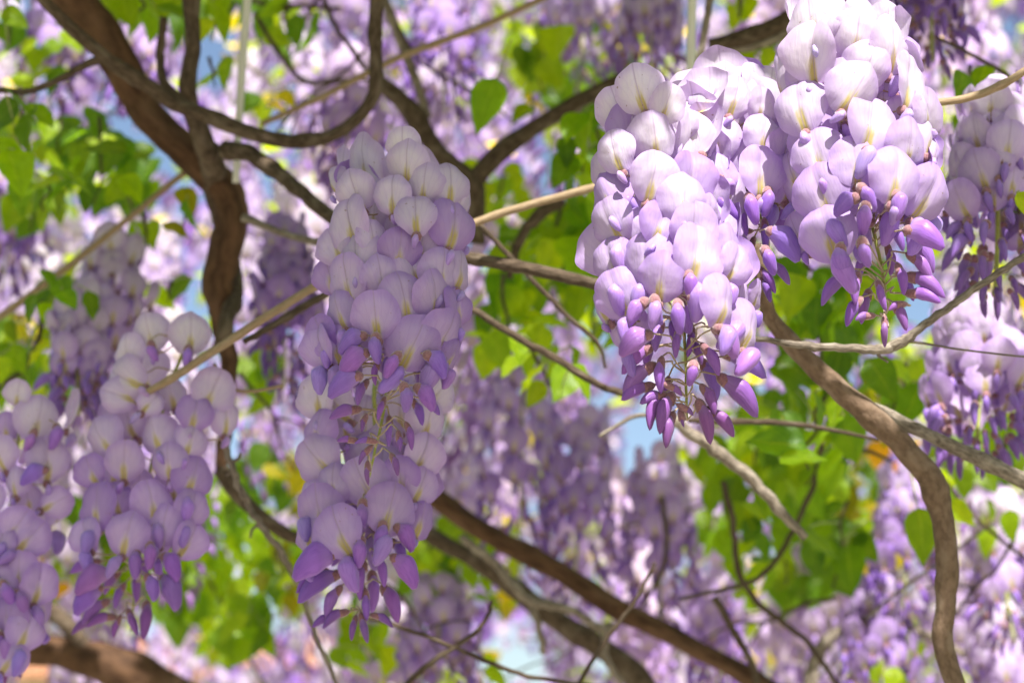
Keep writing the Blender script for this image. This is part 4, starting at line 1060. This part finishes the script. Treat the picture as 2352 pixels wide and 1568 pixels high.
def shoot(label, px, py, rx, ry, n, d, tone, Lpx, seed, spread=0.12):
    r = random.Random(seed * 31 + 3)
    e = empty('leafy_shoot', at(px, py - ry, d))
    tag(e, label, 'leaves', 'leafy shoots')
    # a crooked stem down the middle of the spray
    rows = []
    m = 5
    ang = r.uniform(-.6, .6)
    for i in range(m):
        t = i / (m - 1) * 2 - 1
        q = at(px + rx * .5 * math.sin(ang) * t + r.uniform(-.15, .15) * rx, py + ry * t, d + r.uniform(-.01, .01))
        rows.append(tuple(q))
    c = [Vector(q) for q in catmull(rows, 5)]
    v, f, uv = tube([q - e.location for q in c], [0.0016 - 0.0009 * i / len(c) for i in range(len(c))], 6)
    mesh_obj('stem', new_mesh('stem', v, f, [M_BARK], uv=uv), e)
    for k in range(n):
        th = k * 2.399963 + r.uniform(-.3, .3); q = math.sqrt((k + .5) / n)
        x, y = px + rx * q * math.cos(th), py + ry * q * math.sin(th)
        dd = d + r.uniform(-spread, spread)
        L = Lpx * r.uniform(.75, 1.25) * m_per_px(d)
        a = r.gauss(math.pi / 2, .75)
        tip = Vector((math.cos(a), r.uniform(-.5, .3), -math.sin(a)))
        face = Vector((r.uniform(-.6, .6), -r.uniform(.1, 1.1), r.uniform(.25, 1.1)))
        P = at(x, y, dd) - tip.normalized() * L * .5
        tn = tone if r.random() < .58 else r.choice(('mid', 'bright', 'dark', 'dark'))
        lf = put_leaf(e, P, tip, face, L, tn, r)
        if n <= 12:
            s = min(c, key=lambda w: (w - P).length)
            pts = catmull([s, s * .5 + P * .5 + Vector((0, 0, .003)), P], 3)
            v, f, uv = tube([Vector(w) - e.location for w in pts], [0.0006] * len(pts), 5)
            mesh_obj('leaf_stalk', new_mesh('leaf_stalk', v, f, [M_RAC], uv=uv), e)
    return e

for i, (lab, px, py, rx, ry, n, d, tone, L) in enumerate((
    ('large rounded green leaves beside the dark leafy spray', 45, 300, 55, 90, 5, 1.5, 'mid', 120),
    ('dense dark green leaf spray under the trunk in front of blue sky', 230, 370, 90, 90, 12, 1.62, 'dark', 95),
    ('pair of drooping green leaves beneath the dark spray', 110, 440, 70, 40, 4, 1.55, 'mid', 105),
    ('green leaves bridging the trunk head and the upright limb', 320, 15, 80, 40, 6, 1.55, 'mid', 120),
    ('green leaves above the bare offshoot limb', 20, 40, 30, 60, 3, 1.6, 'mid', 100),
    ('three green leaves clinging beside the dark upright limb', 490, 45, 45, 45, 3, 1.6, 'mid', 110),
    ('two mid green leaves between the upright limb and the pale rod', 490, 165, 40, 30, 2, 1.6, 'mid', 85),
    ('heart-like green leaves behind the pale rod', 655, 35, 30, 30, 2, 1.75, 'mid', 90),
    ('yellow-green sunlit leaves drooping above the forked branch', 1240, 130, 45, 70, 5, 1.95, 'bright', 100),
    ('sunlit yellow leaves hanging over the tan cane', 620, 245, 55, 28, 5, 1.9, 'yellow', 70),
    ('two small yellow leaves beside the forked branch', 1220, 248, 45, 18, 3, 1.8, 'yellow', 60),
    ('broad dark green leaves behind the sunlit group on its shaded side', 1340, 350, 55, 80, 8, 1.5, 'mid', 105),
    ('tangle of green leaves under the tan cane between the racemes', 1290, 540, 100, 90, 13, 1.65, 'mid', 100),
    ('bright leaves above the slender dark branch', 1170, 740, 90, 100, 11, 1.6, 'bright', 100),
    ('rounded bright green leaves below the slender dark branch', 1250, 850, 90, 60, 6, 1.5, 'bright', 95),
    ('green leaves filling the gap above the slender dark branch by the sunlit buds', 1380, 690, 70, 90, 8, 1.7, 'mid', 90),
    ('dark shaded leaves just behind the tallest raceme buds', 1880, 680, 90, 70, 10, 1.55, 'dark', 115),
    ('large leaves under the sagging thin branch', 1900, 860, 110, 90, 11, 1.6, 'dark', 120),
    ('big translucent leaves beside the bending brown branch', 1870, 990, 90, 80, 8, 1.45, 'mid', 135),
    ('green leaves crowded behind the grey slanting branch', 1720, 1100, 120, 80, 14, 1.85, 'mid', 95),
    ('leaf spray around the dark crooked twig', 1780, 1230, 120, 100, 16, 1.8, 'mid', 95),
    ('long drooping leaves near the crooked twig', 1930, 1250, 60, 90, 7, 1.7, 'dark', 115),
    ('lower leaves at the tip of the slanting grey branch', 1850, 1120, 90, 60, 9, 1.75, 'mid', 95),
    ('broad leaves below the blurred raceme with violet buds', 2310, 1030, 55, 45, 4, 1.4, 'mid', 110),
    ('backlit leaves above the grey fork', 2070, 890, 50, 50, 4, 1.5, 'bright', 105),
    ('mass of small green leaves between the knotty twig and the soft-focus raceme', 500, 1200, 110, 90, 30, 2.3, 'mid', 70),
    ('small green leaves below the knotty twig', 620, 1300, 90, 80, 24, 2.3, 'bright', 70),
    ('blurred green leaves under the bright violet buds', 400, 1340, 110, 70, 22, 2.3, 'mid', 75),
    ('yellow-green blurred leaves above the broad blurred limb', 190, 1300, 90, 120, 24, 2.3, 'bright', 75),
    ('orange young leaves between the two soft-focus racemes', 110, 1340, 30, 40, 6, 2.2, 'orange', 60),
    ('yellow-orange young leaves beside the lower shaded raceme', 670, 1085, 55, 35, 8, 2.1, 'yellow', 65),
    ('bright pointed leaf beneath the tan cane by the trunk', 390, 670, 30, 20, 2, 1.6, 'bright', 100),
    ('olive leaves on the tan cane close to the trunk', 425, 500, 35, 40, 3, 1.6, 'olive', 85),
    ('green leaf tips below the tan cane', 335, 530, 20, 35, 2, 1.6, 'mid', 90),
    ('dark leaves on the crooked edge twig', 140, 690, 70, 45, 7, 1.52, 'dark', 85),
    ('bright leaves lower on the crooked edge twig', 70, 810, 80, 60, 7, 1.6, 'bright', 80),
    ('yellow leaves glowing beyond the crooked edge twig', 40, 770, 50, 40, 6, 2.0, 'yellow', 70),
    ('sunlit round leaf above the top branch', 1700, 20, 25, 20, 2, 1.6, 'bright', 95),
    ('bright leaves below the top branch', 1740, 110, 70, 35, 5, 1.6, 'bright', 70),
    ('leaf pair beside the upper tan cane', 2235, 180, 35, 25, 2, 1.4, 'mid', 80),
    ('bright leaf beside the pale blurred raceme', 2345, 470, 20, 20, 2, 1.15, 'bright', 70),
    ('green leaves around the stem of the pale blurred raceme', 2260, 290, 60, 50, 5, 1.5, 'mid', 70),
    ('yellow-green leaves below the dull mauve raceme', 1150, 1370, 45, 40, 6, 2.1, 'yellow', 60),
    ('blurred leaves between the lower buds and the heavy branch', 990, 1300, 60, 60, 10, 2.1, 'bright', 80),
    ('leaves under the lower bud tips', 840, 1490, 60, 50, 7, 2.0, 'mid', 85),
    ('yellow leaves low in the fine twigs', 1130, 1555, 30, 20, 3, 1.9, 'yellow', 70),
    ('bright leaves under the pale arched stem', 2010, 1550, 60, 20, 5, 1.9, 'bright', 70),
    ('green leaves behind the two shaded racemes', 600, 860, 40, 60, 5, 1.9, 'mid', 80),
    ('leaves along the tan cane near the sunlit group', 1410, 490, 50, 60, 5, 1.6, 'mid', 90),
    ('leaves peeping between the white petals and the lilac raceme', 1880, 280, 30, 60, 4, 1.15, 'mid', 80),
    ('yellow-green sprig near the pale rods', 1420, 60, 60, 50, 6, 2.2, 'yellow', 60),
)):
    shoot(lab, px, py, rx * 1.12, ry * 1.12, int(n * 1.5) if n > 3 else n, d, tone, L * .88, i + 1)

er = random.Random(404)
EXTRA = [((1120, 1440), (400, 880), 9, 'under the long tan cane beyond the slender dark branch', 1.9), ((1700, 2120), (640, 960), 8, 'in the shade below the tallest raceme', 1.85), ((1640, 2100), (980, 1400), 11, 'around the slanting grey branch', 2.1),
         ((370, 720), (1050, 1420), 8, 'between the trunk foot and the knotty twig', 2.2), ((0, 330), (220, 520), 6, 'behind the dark leaf spray', 2.0), ((60, 340), (1140, 1420), 5, 'behind the two soft-focus racemes', 2.4), ((0, 720), (-20, 80), 6, 'above the trunk head and limbs', 1.9),
         ((1180, 1480), (40, 330), 4, 'around the forked branch arm', 2.1), ((880, 1100), (1230, 1500), 3, 'below the heavy crossing branch', 2.2), ((2140, 2340), (900, 1250), 3, 'about the grey fork', 1.9), ((0, 120), (640, 900), 3, 'beyond the crooked edge twig', 2.1)]
q = 0
for (xa, xb), (ya, yb), cnt, where, dd in EXTRA:
    seen = set()
    for k in range(cnt):
        q += 1
        x, y = xa + (xb - xa) * ((k + .5) / cnt * 1.0), er.uniform(ya, yb)
        if inside(SKY, x, y, 1.5): y += 110
        tn = er.choice(('mid', 'bright', 'mid', 'bright', 'dark'))
        for tn in (tn, 'mid', 'bright', 'dark', 'olive', 'yellow', 'orange'):
            if (k % 2, tn) not in seen: break
        seen.add((k % 2, tn))
        word = dict(olive='olive green', orange='orange', yellow='yellow', mid='mid green', bright='bright yellow-green', dark='dark green')[tn]
        shoot(('smaller ' if k % 2 else 'spreading ') + word + ' leaf spray ' + where, x, y, er.uniform(50, 85), er.uniform(45, 75), er.randint(8, 13), dd * er.uniform(.9, 1.15), tn, er.uniform(62, 90), 500 + q)

def one_leaf(label, px, py, d, L, ang, tone, seed, facing=(0.1, -1, 0.5)):
    r = random.Random(seed)
    tip = Vector((math.cos(R_(ang)), -.1, -math.sin(R_(ang))))
    Lm = L * m_per_px(d)
    P = at(px, py, d) - tip.normalized() * Lm * .5
    e = empty('single_leaf', P); tag(e, label, 'leaf', 'leafy shoots')
    put_leaf(e, P, tip, Vector(facing), Lm, tone, r)
    q = catmull([Vector((0, 0, 0)), -tip * .012, -tip * .03 + Vector((0, 0, .004))], 3)
    v, f, uv = tube([Vector(w) for w in q], [0.0007] * len(q), 6)
    mesh_obj('leaf_stalk', new_mesh('leaf_stalk', v, f, [M_RAC], uv=uv), e)
one_leaf('single heart-shaped leaf hanging clear above the forked branch', 1115, 235, 1.45, 130, 112, 'mid', 3)
one_leaf('single ovate leaf hanging point down beside the bending brown branch', 2122, 1228, 1.42, 130, 82, 'mid', 4)
one_leaf('small bright leaf just past the bend of the brown branch', 2208, 1180, 1.45, 85, 40, 'bright', 5)

# ------------------------------------------------------------------ distance: more blossom, shrub, and the vine roof overhead
def mass(name, label, cat, region, n, dr, seed):
    r = random.Random(seed)
    b = MB()
    lo = banner_grid(3, PW * 1.5, PH * 1.5, 0.1, 5, 0.2, 0.08)
    for _ in range(n):
        px, py = r.uniform(region[0], region[2]), r.uniform(region[1], region[3])
        if mnoise.noise(Vector((px / 170, py / 210, seed))) < -0.34 or inside(SKY, px, py, 1.0): continue
        P = at(px, py, r.uniform(*dr))
        M = Matrix.Translation(P) @ Matrix.Rotation(r.uniform(0, 6.28), 4, 'Z') @ Matrix.Rotation(r.uniform(-.6, .3), 4, 'Y') @ Matrix.Scale(r.uniform(.8, 1.5), 4)
        c = lerp3(PALE, MAUVE, r.random() ** 1.2)
        if r.random() < .22: c = KEEL
        b.add(xf(M, lo[0]), lo[1], 0, lo[2], c)
    o = mesh_obj(name, b.mesh(name, [M_BANV], colour=True))
    tag(o, label, cat, kind='stuff')
mass('far_blossom', 'far blurred lilac blossom mass behind every raceme', 'blossom', (-150, -150, 2500, 1700), 15000, (5.0, 7.5), 4)

def far_leaves():
    r = random.Random(77)
    lf = leaf_shape(2, 3, .34, .12, .2, 3)
    for nm, lab, colr, n, thr, sd in (('far_foliage', 'blurred green leaves scattered through the far blossom', (.15, .21, .008), 5200, .16, 8.0), ('far_young_foliage', 'blurred yellow young leaves scattered through the far blossom', (.36, .30, .03), 1500, .30, 21.0)):
        b = MB()
        for _ in range(n):
            px, py = r.uniform(-100, 2450), r.uniform(-100, 1660)
            if mnoise.noise(Vector((px / 120, py / 120, sd))) < thr or inside(SKY, px, py, 1.0): continue
            M = Matrix.Translation(at(px, py, r.uniform(2.6, 4.8))) @ Matrix.Rotation(r.uniform(0, 6.28), 4, 'Z') @ Matrix.Rotation(r.uniform(-.9, 1.2), 4, 'Y') @ Matrix.Scale(r.uniform(.04, .065), 4)
            b.add(xf(M, lf[0]), lf[1], 0, lf[2])
        o = mesh_obj(nm, b.mesh(nm, [M_LEAF])); o.color = (*colr, 1)
        tag(o, lab, 'foliage', kind='stuff')
far_leaves()

def shrub():
    r = random.Random(17)
    base = at(1800, 1500, 11.0); top = base.z + 0.5; base.z = 0
    e = empty('olive_shrub', base)
    tag(e, 'distant pale olive-green shrub showing under the crooked twigs', 'shrub')
    b = MB()
    for k in range(6):
        a = k * 1.05
        p = [(0.05 * math.cos(a), 0.05 * math.sin(a), 0), (0.2 * math.cos(a), .2 * math.sin(a), .8), (.6 * math.cos(a), .6 * math.sin(a), 1.9), (.7 * math.cos(a), .7 * math.sin(a), 2.5)]
        v, f, uv = tube([Vector(q) for q in catmull(p, 4)], [.045 - .0025 * i for i in range(13)], 7)
        b.add(v, f, 0, uv)
    mesh_obj('trunk', b.mesh('trunk', [M_BARK]), e)
    b = MB()
    lf = leaf_shape(2, 3, .3, .15, .2, 3)
    for _ in range(5200):
        u = Vector((r.gauss(0, 1), r.gauss(0, 1), r.gauss(0, 1))).normalized() * r.random() ** .4
        P = Vector((u.x * 1.1, u.y * 1.0, 1.75 + u.z * (top - 1.75)))
        if mnoise.noise(P * 2.6) < -.18: continue
        M = Matrix.Translation(P) @ Matrix.Rotation(r.uniform(0, 6.28), 4, 'Z') @ Matrix.Rotation(r.uniform(-1, 1), 4, 'Y') @ Matrix.Scale(r.uniform(.07, .12), 4)
        b.add(xf(M, lf[0]), lf[1], 0, lf[2])
    c = mesh_obj('crown', b.mesh('crown', [M_LEAF]), e); c.color = (.22, .22, .07, 1)
shrub()

def canopy():
    """the vine roof above the frame: leaves and blossom that dapple the light"""
    r = random.Random(23)
    lf = leaf_shape(2, 3, .34, .12, .2, 3)
    lo = banner_grid(3, PW, PH, 0.1, 5, 0.2, 0.08)
    bl, bb = MB(), MB()
    def ok(P):
        top = CAMLOC.z + max(0, P.y) * math.tan(PITCH + R_(10.6)) + 0.10
        return P.z > top
    def hit(target, s=0.0):        # where the sun ray of a target crosses the height z
        return lambda z: target + SUN_DIR * ((z - target.z) / SUN_DIR.z)
    shaded = [(at(910, 560, 1.05), .085, .15), (at(880, 950, 1.1), .085, .12), (at(840, 1250, 1.12), .08, .12), (at(330, 950, 1.25), .12, .16), (at(330, 1250, 1.25), .10, .12), (at(40, 1250, 1.3), .12, .2), (at(480, 350, 1.5), .16, .2), (at(660, 700, 1.75), .14, .16), (at(1250, 1050, 1.95), .2, .2), (at(1150, 1350, 1.8), .22, .16), (at(1870, 900, 1.55), .13, .13), (at(1000, 380, 1.6), .12, .12)]
    lit = [(at(1950, 330, 1.0), .10), (at(1560, 600, 1.0), .095), (at(1700, 400, 1.0), .08), (at(2030, 620, 1.0), .07), (at(1560, 330, 1.0), .07), (at(1930, 100, 1.0), .08)]
    def dens(P):
        for t, rad in lit:
            q = hit(t)(P.z)
            if (q - P).length < rad: return 0.0
        for t, rad, ry in shaded:
            q = hit(t)(P.z)
            if ((q.x - P.x) / rad) ** 2 + ((q.y - P.y) / (ry + .05)) ** 2 < 1: return 1.0
        return 0.62 if mnoise.noise(Vector((P.x * 4.2, P.y * 4.2, 3.0))) > (0.02 if P.y < 1.2 else 0.12) else 0.02
    N = 70000
    for _ in range(N):
        y = r.uniform(-3.0, 6.0)
        x = r.uniform(-2.8, 2.8)
        z0 = max(2.32, CAMLOC.z + max(0, y) * math.tan(PITCH + R_(10.6)) + .12)
        P = Vector((x, y, z0 + r.random() ** 1.3 * .35))
        if not ok(P) or r.random() > dens(P): continue
        rot = Matrix.Rotation(r.uniform(0, 6.28), 4, 'Z') @ Matrix.Rotation(r.uniform(-.8, .9), 4, 'Y')
        if r.random() < .6:
            bl.add(xf(Matrix.Translation(P) @ rot @ Matrix.Scale(r.uniform(.05, .08), 4), lf[0]), lf[1], 0, lf[2])
        else:
            bb.add(xf(Matrix.Translation(P) @ rot @ Matrix.Scale(r.uniform(.9, 1.4), 4), lo[0]), lo[1], 0, lo[2], lerp3(PALE, LILAC, r.random()))
    for t, rad, ry in shaded:           # extra leaves added along the sun rays to shade these spots
        for _ in range(int(2600 * rad * (ry + .05) / .02 * .04)):
            z = 2.36 + r.random() * .35
            q = hit(t)(z); a, k = r.uniform(0, 6.28), math.sqrt(r.random())
            P = Vector((q.x + rad * k * math.cos(a), q.y + (ry + .05) * k * math.sin(a), z))
            if not ok(P) or dens(P) == 0.0: continue
            rot = Matrix.Rotation(r.uniform(0, 6.28), 4, 'Z') @ Matrix.Rotation(r.uniform(-.6, .7), 4, 'Y')
            bl.add(xf(Matrix.Translation(P) @ rot @ Matrix.Scale(r.uniform(.05, .08), 4), lf[0]), lf[1], 0, lf[2])
    o = mesh_obj('canopy_foliage', bl.mesh('canopy_foliage', [M_LEAF])); o.color = (.085, .13, .012, 1)
    tag(o, 'leafy vine roof overhead that dapples the light', 'foliage', kind='stuff')
    o = mesh_obj('canopy_blossom', bb.mesh('canopy_blossom', [M_BANV], colour=True))
    tag(o, 'lilac blossom in the vine roof overhead', 'blossom', kind='stuff')
canopy()
